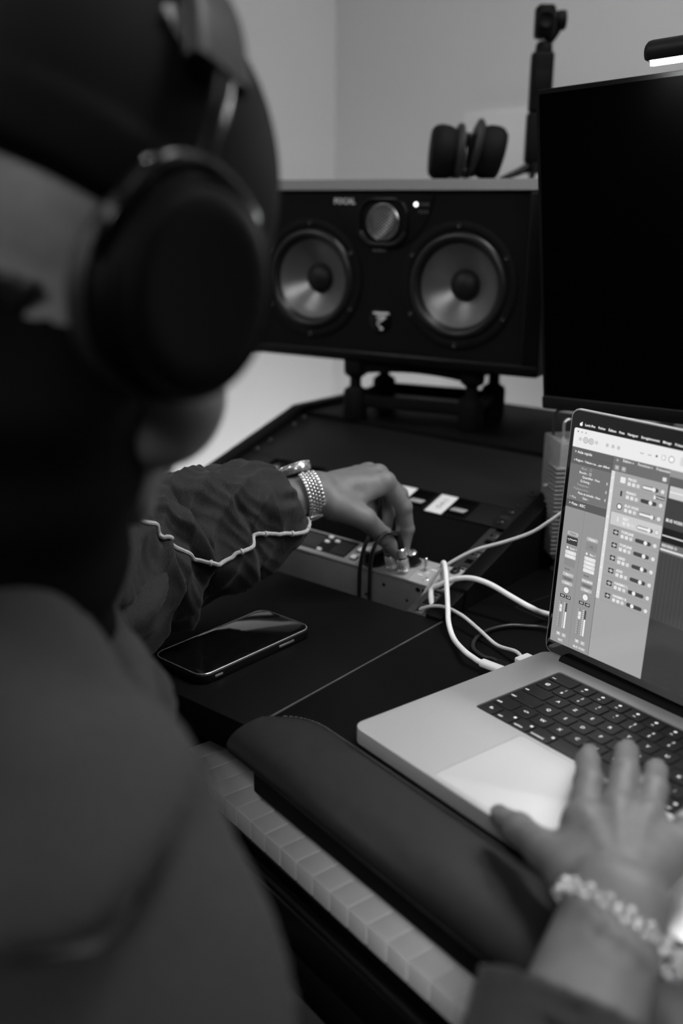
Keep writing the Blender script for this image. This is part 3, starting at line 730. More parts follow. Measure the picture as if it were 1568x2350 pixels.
part('stand_neck', tube([q + A([0, 4, 0]), A([q[0] - 10, 640, 300]), A([q[0] - 10, 660, 122])], 22, 16, flat=1.0), m_blackmat, mon, world=True)
part('stand_foot', box(q[0] - 130, 592, 115, q[0] + 110, 800, 123, 3), m_blackmat, mon, world=True)
MB_ = MM @ T4(None, (0, -22, 18)) @ T4(rot('Y', 0.0))
bar = thing('monitor_light_bar', 'black light bar clipped on top of the monitor, lit underneath', 'lamp', MM @ T4(None, (390, -10, 0)))
X0, X1 = 148, 598
def sect(x, s=1.0):
    pts = []
    for k in range(26):
        a = math.radians(-62 + 276 * k / 25); pts.append((x, 12 * s * math.cos(a), 12 * s * math.sin(a)))
    return pts
nb = 26
V = []; F = []
for x, s in ((X0, .82), (X0 + 2, .96), (X0 + 5, 1), (X1 - 5, 1), (X1 - 2, .96), (X1, .82)): V += sect(x, s)
for i in range(5):
    for k in range(nb): F.append((i*nb+k, i*nb+(k+1) % nb, (i+1)*nb+(k+1) % nb, (i+1)*nb+k))
F += [tuple(range(nb)), tuple(5*nb + k for k in range(nb - 1, -1, -1))]
part('body', xf((A(V), F), MB_), m_rackmetal, bar, world=True)
part('lamp_strip', xf(box(X0 + 4, -4.5, -11.9, X1 - 4, 4.0, -8, .4), MB_), lmat(210.0), bar, world=True)
part('clip', xf(join(box(380, -2, -30, 420, 40, 4, 3), box(380, 26, -70, 420, 46, -20, 3)), MB_), m_blackpl, bar, world=True)

# ================================================================== finned metal unit behind the laptop
ff = onz(1262, 1312, 0)
vr = A([CR[0][0], CR[0][1], 0]); vr /= np.linalg.norm(vr); vb = A([-vr[1], vr[0], 0])
MF = T4(np.stack([vr, vb, ez], 1) @ rot('Z', 8), ff + A([0, 0, 0]))
fin = thing('finned_metal_unit', 'grey finned metal unit with a wire handle standing behind the laptop', 'audio unit', MF)
part('body', box(2, 0, 16, 92, 60, 166, 2), m_fin, fin)
part('recess', box(22, -1.2, 30, 86, 0, 118, .4), m_chassis, fin)
for k in range(21): part('fin', box(-3, -5, 24 + k * 5.4, 16 if k < 16 else 92, 30, 27.4 + k * 5.4, .8), m_fin, fin)
part('indicator_light', ball((26, -2, 34), (3.2, 2, 3.6), 12, 8), m_led, fin)
part('handle', tube(catmull([(12, 20, 165), (12, 20, 184), (15, 20, 189), (20, 20, 190), (70, 20, 190), (76, 20, 186), (78, 20, 165)], 6), 1.7, 10), m_steel, fin)
part('handle', tube(catmull([(8, 44, 165), (8, 44, 190), (12, 44, 197), (20, 44, 198), (70, 44, 198), (76, 44, 192), (78, 44, 165)], 6), 1.7, 10), m_railmetal, fin)
for x in (8, 84):
    for y in (8, 52): part('foot', join(cyl((x, y, 2), (x, y, 17), 2.5, 12), lathe([(6, 0), (6, 2), (3, 4)], 14) if 0 else xf(lathe([(7, 0), (7, 2), (3, 4)], 16), T4(None, (x, y, 0)))), m_railmetal, fin)
part('side_screw', cyl((-9, 20, 108), (-3, 20, 108), 2.2, 12, .4), m_chrome, fin)

# ================================================================== loudspeaker (frame: u right, y back, v up from the woofer axis)
yaw = 22.32
MS = T4(rot('Z', yaw), (-575.6, 502.3, 327.8))
spk = thing('studio_loudspeaker', 'black two-woofer studio loudspeaker lying on its side on a stand', 'loudspeaker', MS @ T4(None, (0, 165, -113)))
def sp(name, g, m, parent=spk, **k): return part(name, xf(g, MS), m, parent, world=True, **k)
HOLES = [xf(cyl((u, -20, 0), (u, 60, 0), 74.5, 64), np.eye(4)) for u in (-124.2, 124.2)]
sp('cabinet', boolean(box(-226, 4, -113, 226, 330, 131), HOLES), m_dark, smooth=0)
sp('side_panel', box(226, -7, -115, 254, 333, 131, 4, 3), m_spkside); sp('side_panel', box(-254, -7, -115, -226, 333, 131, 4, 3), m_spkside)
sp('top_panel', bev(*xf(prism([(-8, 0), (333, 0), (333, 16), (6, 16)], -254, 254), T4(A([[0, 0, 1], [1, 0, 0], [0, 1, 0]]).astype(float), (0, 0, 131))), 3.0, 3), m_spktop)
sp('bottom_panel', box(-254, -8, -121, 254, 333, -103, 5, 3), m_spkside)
sp('baffle', boolean(box(-226, 0, -103, 226, 3.9, 131), HOLES), m_baffle, smooth=0)
RX = rot('X', 90)
me_bolt = mk_mesh('bolt', lathe([(3.4, 0), (3.4, 1.4), (2.6, 2.0), (1.6, 1.2), (.01, 1.2)], 14), m_screw, 40)
for u in (-124.2, 124.2):
    ML = T4(RX, (u, 0, 0))
    w = sp('woofer', xf(lathe([(90, -1), (90, 2.2), (88.5, 3.2), (80, 3.2), (77, 2.0), (75, -4)], 72, close=False), ML), m_blackmat)
    sp('surround', xf(lathe([(76.5, 1.0), (75, 4.2), (72, 6.8), (68, 7.6), (64.5, 6.0), (62, 1.5), (60, -2.5), (58.5, -4)], 72, close=False), ML), m_rubber, w)
    sp('cone', xf(lathe([(59.5, -3.0)] + [(59.5 - 38.5 * k / 8, -3.0 - 26 * (k / 8) ** 0.88) for k in range(1, 9)], 72, close=False), ML), m_cone, w)
    sp('dust_cap', xf(lathe([(23, -30)] + [(22.5 * math.cos(math.radians(a)), -28 + 15 * math.sin(math.radians(a))) for a in range(0, 90, 10)] + [(.01, -13)], 40, close=False), ML), m_cap, w)
    for k in range(6):
        a = math.radians(30 + 60 * k)
        part('bolt', me_bolt, None, w, M=np.linalg.inv(MW[w]) @ MS @ T4(RX, (u + 84 * math.cos(a), -3.0, 84 * math.sin(a))))
# tweeter plate: shield-shaped plate with a rounded recess
sh = [(-82, 126), (82, 126)] + [(80 * math.cos(math.radians(a)) * (1 if a > 40 else 1), 122 - 76 * math.sin(math.radians(a))) for a in range(8, 173, 12)]
def uv(poly, y0, y1, b=0): return xz(poly, y0, y1, b)
tw = sp('tweeter', uv(sh, -1.8, 0.5, .5), m_blackmat)
sp('waveguide', xf(tube(np.c_[A(rrect(-39, -33, 39, 33, 24, 8)), np.zeros(36)], 3.0, 10, closed=True), T4(RX, (2, -2.2, 86))), m_blackgl, tw)
lip = [( -38 + 76 * k / 14, -34 + 4.5 * abs(k / 7 - 1) ** 2.2 * 4.0 + 1.2 * math.cos((k / 7 - 1) * 5)) for k in range(15)]
sp('lip', xf(tube(catmull(np.c_[A(lip), np.zeros(15)], 4), 3.2, 10), T4(RX, (2, -3.4, 88))), m_rubber, tw)
sp('dome', xf(lathe([(25, -2)] + [(24.5 * math.cos(math.radians(a)), 7 * math.sin(math.radians(a))) for a in range(0, 90, 10)] + [(.01, 7)], 40, close=False), T4(RX, (2, -1, 87))), m_blackmat, tw)
gr = []
def dz(x, y): return 2.0 + 8.5 * math.sqrt(max(1 - (x * x + y * y) / 26.0 ** 2, 0))
for d in (35, -35):
    c, s_ = math.cos(math.radians(d)), math.sin(math.radians(d))
    for k in range(-6, 7):
        o = k * 4.0; hl = math.sqrt(max(25.5 ** 2 - o * o, 0))
        if hl < 4: continue
        P = [(c * t - s_ * o, s_ * t + c * o) for t in np.linspace(-hl, hl, 9)]
        gr.append(tube([(x, y, dz(x, y)) for x, y in P], .62, 5))
sp('grille', xf(join(*gr, tube([(25.5 * math.cos(a), 25.5 * math.sin(a), 2) for a in np.linspace(0, 2 * math.pi, 40, endpoint=False)], 1.0, 6, closed=True)), T4(RX, (2, -2, 87))), m_grille, tw)
def sptext(s, size, u, v, m, nm='lettering', parent=spk, bold=.02, y=-2.2): return sp(nm, xf(text(s, size, 'CENTER', bold), T4(RX, (u, y, v))), m, parent, smooth=0)
sptext('FOCAL', 11.5, -64, 115.5, m_print, bold=.03); sptext('Beryllium', 5.5, -4, 46.5, m_printdim, y=-2.4)
sptext('POWER', 5, 67, 112, m_printdim); sptext('FOCUS', 5, 67, 101.5, m_printdim)
sp('power_light', xf(lathe([(3.0, 0), (2.6, 1.4), (.01, 1.8)], 16), T4(RX, (54.5, -1.8, 112))), m_led)
sp('badge_disc', xf(lathe([(19, -1), (19, .6), (18, 1.0), (.01, 1.0)], 40), T4(RX, (0, -.2, -57))), m_blackgl)
# emblem: a tapering spiral of bars under a flat top
em = [prism([(-13, 13), (14, 13.5), (14.5, 10.2), (0, 9), (-12, 10.4)], 0, .6), prism([(-7, 6.2), (9, 7.6), (9.5, 4.6), (3, 3.6), (-6, 3.8)], 0, .6), prism([(4.5, 3.6), (9, 4.8), (2, -.6), (-6.5, -3.8), (-5.5, -1.4)], 0, .6), prism([(-6.5, -5.4), (-2.5, -5.6), (5, -11), (3.8, -13.6), (-2, -12.8), (1.2, -10.4)], 0, .6)]
sp('emblem', xf(join(*em), T4(RX, (0, -1.2, -57))), m_print)
# isolation stand
MI = MS @ T4(rot('Z', 6), (-47, 8, -212.8))
iso = thing('speaker_stand', 'black four-column isolation stand under the loudspeaker', 'stand', MI @ T4(None, (95, 75, 0)))
def ip(name, g, m, parent=iso, **k): return part(name, xf(g, MI), m, parent, world=True, **k)
for x in (0, 190):
    for y in (0, 122):
        ip('column', xf(lathe([(18, 0), (19, 2), (19, 40), (17.5, 46), (11, 50), (9, 52), (9, 64), (11, 66), (17, 70), (18.5, 75), (18.5, 92.5), (15, 92.5)], 28), T4(None, (x, y, 0))), m_blackmat)
def arch(y, z0, z1, sag):
    pts = [(x, z0 + sag * 4 * (x / 190) * (1 - x / 190)) for x in np.linspace(0, 190, 13)]
    poly = pts + [(x, z1) for x in np.linspace(190, 0, 13)]
    return xz(poly, y - 7, y + 7, .8)
ip('top_frame', join(arch(0, 70, 92, 9), arch(122, 72, 92, 6), box(-7, 0, 74, 7, 122, 92, 1), box(183, 0, 74, 197, 122, 92, 1)), m_blackmat)
ip('bottom_frame', join(arch(0, 20, 38, 0), arch(122, 20, 38, 0), box(-7, 0, 20, 7, 122, 38, 1), box(183, 0, 20, 197, 122, 38, 1)), m_blackmat)
for x in (120, 165): ip('speaker_wire', tube(catmull([(x - 60, 300, 60), (x - 60, 300, 20), (x - 60, 330, -20)], 6), 2.2, 8), m_cable) if 0 else None

# ================================================================== things on top of the loudspeaker
ZT = 327.8 + 147.0
# handheld gimbal camera
def vframe(u, v, d):                              # upright frame at a pixel and distance, standing on the loudspeaker top
    p = px(u, v, d); p[2] = ZT; return T4(np.stack([vr, vb, ez], 1), p)
MG = vframe(1227, 400, 1570)
gm = thing('handheld_camera', 'small black handheld gimbal camera standing upright on the loudspeaker', 'camera', MG)
def gp(name, g, m, parent=gm, **k): return part(name, g, m, parent, **k)
gp('battery_grip', box(-17, -15, 30, 17, 15, 104, 4, 3), m_blackdull); gp('grip', box(-15.5, -14, 104, 18, 14, 192, 5, 3), m_blackdull)
gp('screen', box(-11, -14.6, 128, 13, -13.6, 164, .3), m_blackdull)
gp('pan_motor', xf(lathe([(13, 0), (13, 8), (11, 13), (8, 15)], 28), T4(None, (2.5, 0, 192))), m_blackmat)
ga = gp('arm', join(tube(catmull([(6, 10, 201), (14, 12, 211), (26, 12, 229), (30, 12, 241), (30, 8, 251)], 5), 6.0, 12)), m_blackmat)
gp('tilt_motor', xf(lathe([(13, 0), (14, 2), (14, 12), (12, 15)], 28), T4(rot('Y', 90), (18, 0, 236))), m_blackmat)
hd = gp('camera_head', box(-13.5, -17, 210, 15, 15, 257, 6, 3), m_blackdull)
gp('lens', xf(lathe([(13, 0), (13, 5), (11, 6), (9, 4), (.01, 3)], 28), T4(RX, (-1, -17, 234))), m_blackdull, hd)
gp('head_trim', box(15, -10, 219, 16.4, 12, 251, .5), m_railmetal, hd)
gp('tripod_hub', xf(lathe([(16, 14), (17, 20), (17, 30)], 24), T4(None, (0, 0, 0))), m_blackpl)
for a in (205, 325, 85):
    c, s_ = math.cos(math.radians(a)), math.sin(math.radians(a))
    gp('tripod_leg', tube([(10 * c, 10 * s_, 26), (30 * c, 30 * s_, 16), (66 * c, 66 * s_, 3.6)], [6.5, 6, 3.6], 10), m_blackpl)
# folded headphones
MH = vframe(1067, 408, 1525)
fh = thing('folded_headphones', 'black headphones folded with both ear cups upright on top of the loudspeaker', 'headphones', MH)
def fcup(sgn, cx, tilt, r):
    Rm = rot('Y', 90 * sgn) ; L = T4(rot('Y', tilt) @ Rm, (cx, 0, 42))
    # axis points outwards
    sh_ = lathe([(r * .55, -20), (r * .86, -18), (r * .97, -8), (r, 4), (r * .95, 13), (r * .80, 19), (.01, 21)], 40)
    sh_ = (sh_[0] * A([.98, 1.0, 1]), sh_[1])
    s = part('ear_cup', xf(sh_, L), m_blackmat, fh)
    part('ear_cushion', xf(lathe([(r * .50, -20), (r * .55, -29), (r * .80, -32), (r * 1.04, -29), (r * 1.08, -24), (r * .98, -19), (r * .8, -18)], 40, close=False), L), m_leather, s)
    return s
fcup(-1, -36, 4, 42); fcup(1, 37, 13, 42)
part('headband', tube(catmull([(-14, 18, 10), (-11, 6, 30), (-9, 0, 52), (-4, -4, 62), (4, -4, 63), (9, 0, 50), (10, 6, 26), (9, 18, 9)], 6), 8, 12, flat=.55), m_leather, fh)
part('hinge', box(-6, -12, 4, 6, -2, 20, 2), m_blackgl, fh)

# ================================================================== digital piano on the tray under the desk
ZK, YK, P0, PITCH = -83.0, -68.0, -198.2, 23.5
pn = thing('digital_piano', 'black digital piano with white keys on the tray under the desk', 'piano', (300, 90, -195))
part('case', box(-246, -66, -195, 900, 212, -106, 3), m_pianobl, pn, world=True)
part('key_slip', box(-246, -84, -195, 900, -70, -112, 3), m_pianobl, pn, world=True)
part('key_slip_edge', box(-246, -88, -176, 900, -84, -150, 1.5), m_blackmat, pn, world=True)
part('end_block', box(-246, -84, -110, P0 - 2, 212, ZK + 1, 3), m_blackgl, pn, world=True)
part('fallboard', box(P0 - 2, 83, -106, 900, 212, -62, 3), m_pianobl, pn, world=True)
wk = mk_mesh('white_key', join(bev(*box(.45, 0, -20, PITCH - .45, 150, 0), .9, 3)), m_ivory, 40)
bk = mk_mesh('black_key', bev(A([(-5, 50, -3), (5, 50, -3), (5, 150, -3), (-5, 150, -3), (-4.2, 54, 10), (4.2, 54, 10), (4.2, 150, 12), (-4.2, 150, 12)]), [(3,2,1,0), (4,5,6,7), (0,1,5,4), (1,2,6,5), (2,3,7,6), (3,0,4,7)], 1.0), m_pianobl, 40)
for k in range(34):
    part('white_key', wk, None, pn, M=np.linalg.inv(MW[pn]) @ T4(None, (P0 + k * PITCH, YK, ZK)))
    if k % 7 in (0, 1, 3, 4, 5): part('black_key', bk, None, pn, M=np.linalg.inv(MW[pn]) @ T4(None, (P0 + (k + 1) * PITCH, YK, ZK)))
# ================================================================== person: smooth implicit surfaces meshed with surface nets
def snet(f, lo, hi, h):
    lo, hi = A(lo), A(hi); n = np.ceil((hi - lo) / h).astype(int) + 1
    ax = [lo[i] + h * np.arange(n[i]) for i in range(3)]
    V = np.empty(n)
    for i in range(0, n[0], 24):                         # slabs keep memory small
        X, Y, Z = np.meshgrid(ax[0][i:i+24], ax[1], ax[2], indexing='ij')
        V[i:i+24] = f(np.stack([X, Y, Z], -1).reshape(-1, 3)).reshape(X.shape)
    m = n - 1; acc = np.zeros((*m, 3)); cnt = np.zeros(m)
    off = [(0,0,0),(1,0,0),(0,1,0),(1,1,0),(0,0,1),(1,0,1),(0,1,1),(1,1,1)]
    for a in range(8):
        for b in range(a + 1, 8):
            d = A(off[b]) - A(off[a])
            if np.abs(d).sum() != 1: continue
            va = V[off[a][0]:off[a][0]+m[0], off[a][1]:off[a][1]+m[1], off[a][2]:off[a][2]+m[2]]
            vb_ = V[off[b][0]:off[b][0]+m[0], off[b][1]:off[b][1]+m[1], off[b][2]:off[b][2]+m[2]]
            cr = (va < 0) != (vb_ < 0)
            t = np.where(cr, va / np.where(cr, va - vb_, 1), 0)
            acc += cr[..., None] * (A(off[a]) + t[..., None] * d); cnt += cr
    on = cnt > 0; idx = -np.ones(m, int); idx[on] = np.arange(on.sum())
    I = np.argwhere(on); vs = lo + h * (I + acc[on] / cnt[on][:, None])
    F = []
    sg = V < 0
    for k in range(3):
        i_, j_ = (k + 1) % 3, (k + 2) % 3
        a = np.take(sg, range(0, n[k] - 1), axis=k); b = np.take(sg, range(1, n[k]), axis=k)
        E = np.argwhere(a != b)
        E = E[(E[:, i_] > 0) & (E[:, j_] > 0) & (E[:, i_] < n[i_] - 1) & (E[:, j_] < n[j_] - 1)]
        di = np.zeros(3, int); di[i_] = 1; dj = np.zeros(3, int); dj[j_] = 1
        q = [idx[tuple((E - s * di - t * dj).T)] for s, t in ((1, 1), (0, 1), (0, 0), (1, 0))]
        fl = sg[tuple(E.T)]
        Q_ = np.stack(q, 1); Q_[~fl] = Q_[~fl][:, ::-1]; F.append(Q_)
    F = np.vstack(F); F = F[(F >= 0).all(1)]
    return vs, [tuple(r) for r in F.tolist()]
def cone(p, a, b, ra, rb):
    a, b = A(a), A(b); d = b - a; t = np.clip((p - a) @ d / (d @ d + 1e-9), 0, 1)
    return np.linalg.norm(p - a - t[:, None] * d, axis=1) - (ra + (rb - ra) * t)
def ell(p, c, r, Rm=None):
    q = p - A(c)
    if Rm is not None: q = q @ Rm
    r = A(r); k0 = np.linalg.norm(q / r, axis=1); k1 = np.linalg.norm(q / r ** 2, axis=1) + 1e-9
    return k0 * (k0 - 1) / k1
def smin(a, b, k):
    h = np.clip(0.5 + 0.5 * (b - a) / k, 0, 1); return b + (a - b) * h - k * h * (1 - h)
def smax(a, b, k): return -smin(-a, -b, k)
def chain(p, pts, rs, k=3):
    d = None
    for i in range(len(pts) - 1):
        c = cone(p, pts[i], pts[i+1], rs[i], rs[i+1]); d = c if d is None else smin(d, c, k)
    return d
# ---- left hand (pinching a knob on the preamp): pixel + distance of each joint
LWR = px(708, 1132, 1118)
LH = dict(
    index=[px(884, 1106, 1146), px(927, 1163, 1164), px(935, 1214, 1176), px(929, 1256, 1185)],
    middle=[px(868, 1090, 1165), px(918, 1135, 1192), px(926, 1195, 1202), px(918, 1246, 1199)],
    ring=[px(846, 1085, 1182), px(890, 1120, 1214), px(893, 1175, 1220), px(886, 1222, 1210)],
    little=[px(820, 1088, 1195), px(855, 1118, 1224), px(858, 1158, 1226), px(850, 1194, 1216)],
    thumb=[px(768, 1160, 1114), px(838, 1190, 1120), px(880, 1230, 1148), px(908, 1267, 1175)])
LFR = dict(index=(11.5, 9.4, 8.2, 6.6), middle=(11.5, 9.6, 8.4, 6.8), ring=(11, 9, 7.8, 6.4), little=(10, 8, 7, 5.8), thumb=(15, 12.2, 10.4, 7.6))
LFA = px(560, 1175, 1092)                                # along the forearm, inside the sleeve
def hand_sdf(p, W, H, FR, FA, wr=(24, 19)):
    fl = ('index', 'middle', 'ring', 'little')
    d = None
    for n in fl:                                          # metacarpals
        m0 = W + (H[n][0] - W) * 0.10
        c = cone(p, m0, H[n][0], 14.5, FR[n][0])
        d = c if d is None else smin(d, c, 9)
    for a, b in zip(fl[:-1], fl[1:]):                     # fill between them
        d = smin(d, cone(p, W + (H[a][0] + H[b][0]) / 2 * .45 - W * .45, (H[a][0] + H[b][0]) / 2 * .94 + W * .06, 12, 9.0), 8)
    d = smin(d, cone(p, H['thumb'][0], H['thumb'][1], 17, 12.5), 10)
    d = smin(d, cone(p, H['thumb'][0], H['index'][0] * .55 + W * .45, 13, 11), 12)
    d = smin(d, cone(p, H['thumb'][1] * .6 + W * .4, H['index'][0] * .80 + H['thumb'][1] * .2, 9, 7.5), 10)   # web
    fo = None
    for n in fl:
        f = chain(p, H[n], FR[n], 2.5)
        for j in (1, 2): f = smin(f, np.linalg.norm(p - H[n][j], axis=1) - FR[n][j] * 1.05, 2.5)
        fo = f if fo is None else np.minimum(fo, f)
    d = smin(d, fo, 5)
    for n in fl[:3]: d = smin(d, np.linalg.norm(p - H[n][0], axis=1) - FR[n][0] * 1.06, 4)
    d = smin(d, chain(p, H['thumb'][1:], FR['thumb'][1:], 3), 5)
    d = smin(d, np.linalg.norm(p - H['thumb'][2], axis=1) - FR['thumb'][2] * 1.06, 3)
    return d
def left_hand(p):
    d = hand_sdf(p, LWR, LH, LFR, LFA)
    # flattened wrist / forearm: two parallel cones
    ax = LFA - LWR; ax /= np.linalg.norm(ax); sd = np.cross(ax, A([-.15, -.35, .9])); sd /= np.linalg.norm(sd)
    for s in (-9, 0, 9): d = smin(d, cone(p, LWR + (LH['middle'][0] - LWR) * .12 + sd * s, LFA + sd * s * 1.4, 18.5, 25), 10)
    return d
def bounds(pts, m): P = A(pts); return P.min(0) - m, P.max(0) + m
allL = [LWR, LFA] + [q for v in LH.values() for q in v]
lo, hi = bounds(allL, 32)
gLH = snet(left_hand, lo, hi, 1.7)
# ---- right hand on the laptop
def zz(u, v, z): return onz(u, v, z)
RWR = zz(1424, 2095, 50)
RH_ = dict(
    index=[zz(1338, 1886, 54), zz(1352, 1796, 56), zz(1350, 1748, 44), zz(1352, 1728, 27)],
    middle=[zz(1416, 1866, 58), zz(1434, 1776, 64), zz(1438, 1730, 48), zz(1441, 1718, 28)],
    ring=[zz(1486, 1882, 55), zz(1500, 1812, 58), zz(1505, 1772, 44), zz(1508, 1762, 27)],
    little=[zz(1558, 1945, 47), zz(1588, 1885, 50), zz(1600, 1855, 40), zz(1606, 1842, 27)],
    thumb=[zz(1318, 2010, 44), zz(1248, 1950, 38), zz(1190, 1903, 31), zz(1150, 1874, 27)])
RFR = dict(index=(11.5, 9.8, 8.6, 6.8), middle=(11.8, 10, 8.8, 7.0), ring=(11, 9.6, 8.4, 6.8), little=(10, 8.4, 7.4, 6), thumb=(15, 12.4, 10.6, 7.8))
RFA = A([366, -192, -16.0]); 
def right_hand(p):
    d = hand_sdf(p, RWR, RH_, RFR, RFA)
    ax = RFA - RWR; ax /= np.linalg.norm(ax); sd = np.cross(ax, A([0, 0, 1.0])); sd /= np.linalg.norm(sd)
    for s in (-11, 0, 11): d = smin(d, cone(p, RWR + (RH_['middle'][0] - RWR) * .12 + sd * s, RFA + sd * s * 1.4, 18.5, 26), 10)
    d = smin(d, cone(p, RWR + sd * 14 + (RH_['little'][0] - RWR) * .15, RH_['little'][0], 17, 12), 10)
    # tendons on the back of the hand
    for n in ('index', 'middle', 'ring'): d = smin(d, cone(p, RWR + (RH_[n][0] - RWR) * .35 + A([0, 0, 13]), RH_[n][0] + A([0, 0, 8.5]), 2.2, 2.6), 7)
    return d
allR = [RWR, RFA] + [q for v in RH_.values() for q in v]
lo, hi = bounds(allR, 32)
gRH = snet(right_hand, lo, hi, 2.0)
# ---- head, torso, arms and legs
cup_c = px(462, 668, 450)
hyaw, hpit, hrol = 8.0, 27.0, -4.0
RHD = rot('Z', hyaw) @ rot('X', -hpit) @ rot('Y', hrol)
HC = cup_c - RHD @ A([118, 0, 0])                        # point between the ears
MHD = T4(RHD, HC)
SHR, SHL = A([206, -330, 165]), A([-149, -256, 185])
NB = A([42, -318, 232])
ELR, ELL = A([385, -322, -78]), px(205, 1352, 935)
PEL = A([90, -560, -240])
def head_sdf(p):
    q = (p - HC) @ RHD
    d = ell(q, (0, 6, 42), (75, 96, 88))
    d = smin(d, cone(q, (0, 30, -30), (0, 66, -80), 56, 27), 22)
    d = smin(d, ell(q, (38, 54, -38), (34, 38, 40)), 14); d = smin(d, ell(q, (-38, 54, -38), (34, 38, 40)), 14)
    d = smin(d, ell(q, (0, 80, -98), (20, 16, 14)), 10)                       # chin
    d = smin(d, cone(q, (0, 92, 4), (0, 108, -32), 7, 10), 7)                # nose
    d = smin(d, ell(q, (0, 90, 22), (48, 14, 9)), 10)                         # brow
    d = smin(d, ell(q, (0, 92, -62), (22, 10, 4.5)), 5); d = smin(d, ell(q, (0, 90, -72), (20, 10, 5)), 5)   # lips
    for s in (-1, 1):
        d = smax(d, -ell(q, (31 * s, 100, 4), (15, 13, 9)), 8)               # eye sockets
        d = smin(d, ell(q, (78 * s, -4, -4), (8, 18, 31)), 5)                # ears
    return d
def body_sdf(p):
    d = head_sdf(p)
    d = smin(d, cone(p, HC + RHD @ A([0, -22, -45]), NB + A([0, 5, 0]), 50, 52), 20)
    ch = (SHR + SHL) / 2
    t = cone(p, SHR + A([-55, -5, -40]), SHL + A([55, -15, -40]), 46, 46)
    t = smin(t, cone(p, ch + A([0, -30, -60]), PEL + A([0, 0, 60]), 95, 105), 50)
    d = smin(d, t, 45)
    d = smin(d, chain(p, [SHR, ELR, RFA], (46, 38, 28), 12), 25)
    d = smin(d, chain(p, [SHL, ELL, LFA], (50, 40, 28), 12), 25)
    for s in (-1, 1):
        d = smin(d, chain(p, [PEL + A([85 * s, 0, 0]), A([90 + 130 * s, -150, -275]), A([90 + 140 * s, -190, -660]), A([90 + 145 * s, -180, -705]), A([90 + 150 * s, -60, -722])], (85, 62, 40, 42, 26), 15), 25)
    return d
gB = snet(body_sdf, (-420, -720, -760), (560, 60, 620), 8.0)
hsel = snet(lambda p: np.maximum(head_sdf(p), -(p - HC) @ RHD[:, 2] - 200), HC - 150, HC + 150, 4.0)
person = thing('person', 'seated person in dark jacket and cap, one hand on rack unit, other on laptop', 'person', (90, -560, FLOOR))
# one skin: body with the finer hands and head laid in along the arms and neck
body = part('body', join(gB, hsel, gLH, gRH), m_skin, person, world=True, smooth=80)
for s in (-1, 1): part('eye', xf(ball((31 * s, 84, 4), 12.5), MHD), m_label, person, world=True)
# nails
def nail(H, n, up, r):
    a, b = A(H[n][2]), A(H[n][3]); d = (b - a) / np.linalg.norm(b - a); u = A(up) - d * (A(up) @ d); u /= np.linalg.norm(u); s = np.cross(d, u)
    return ball((0, 0, 0), (r * .72, r * .95, 1.6), 14, 8)[0] @ np.stack([s, d, u]) + (b - d * 1.5 + u * (r * .86)), ball((0, 0, 0), 1, 14, 8)[1]
for n in ('index', 'middle', 'ring', 'little'): part('fingernail', nail(RH_, n, (0.2, -.3, 1), RFR[n][3]), m_label if 0 else m_skin, person, world=True)
part('fingernail', nail(RH_, 'thumb', (-.5, -.3, .8), RFR['thumb'][3]), m_skin, person, world=True)
part('fingernail', nail(LH, 'thumb', CC - LH['thumb'][3], 7.6), m_skin, person, world=True)
# ---- trousers and shoes (below the desk, outside the picture)
def legs(p):
    d = ell(p, PEL + A([0, 0, 5]), (165, 130, 120))
    for s in (-1, 1): d = smin(d, chain(p, [PEL + A([85 * s, 0, 0]), A([90 + 130 * s, -150, -275]), A([90 + 140 * s, -190, -640])], (95, 76, 56), 15), 30)
    return np.maximum(d, p[:, 2] + 170)
part('trousers', snet(legs, (-300, -760, -720), (480, -40, -160), 9), m_trouser, person, world=True, smooth=80)
for s in (-1, 1):
    a = A([90 + 145 * s, -195, -715]); part('shoe', snet(lambda p: np.maximum(smin(cone(p, a, a + A([4 * s, 150, -6]), 46, 36), cone(p, a, a + A([0, 0, 40]), 48, 44), 10), -(p[:, 2] - FLOOR)), a - A([70, 80, 60]), a + A([80, 220, 110]), 7), m_blackmat, person, world=True, smooth=80)
# ---- hair, cap
def capf(p):
    q = (p - HC) @ RHD
    o = ell(q, (0, 2, 60), (88, 106, 118)); i = ell(q, (0, 6, 42), (76, 97, 89))
    o = o + 0.8 * np.sin(q[:, 1] / 25 + q[:, 2] / 40) * np.clip((q[:, 2] - 40) / 40, 0, 1)
    brim = q[:, 2] - (27 - 0.12 * q[:, 1])
    d = smax(np.maximum(o, -i), -brim, 5)
    band = smax(smax(ell(q, (0, 2, 54), (91, 109, 116)), -brim, 4), brim - 34, 4)      # turned-up band
    return smin(d, np.maximum(band, -i), 3)
part('cap', snet(capf, HC - 160, HC + 200, 4.0), m_hat, person, world=True, smooth=80, label='dark close-fitting cap')
def hairf(p):
    q = (p - HC) @ RHD
    d = ell(q, (0, -2, 32), (79, 96, 90)); i = ell(q, (0, 14, 30), (74, 96, 92))
    d = np.maximum(d, -i); return np.maximum(np.maximum(np.maximum(d, q[:, 2] + 14), -(q[:, 2] + 52)), q[:, 1] + 40)
part('hair', snet(hairf, HC - 150, HC + 150, 4.0), m_hair, person, world=True, smooth=80)
pm = T4(RHD @ rot('Z', 0), HC)
pc = A([68, -16, 128]); pn_ = (pc - A([0, 2, 60])) / A([88, 106, 118]) ** 2; pn_ /= np.linalg.norm(pn_)
part('cap_patch', xf(bev(*prism(rrect(-13, -13, 13, 13, 4, 4), 0, 2), .5), MHD @ T4(zto(pn_) @ rot('Z', 38), pc + pn_ * 3)), m_patch, person, world=True, label='small square patch on the cap')
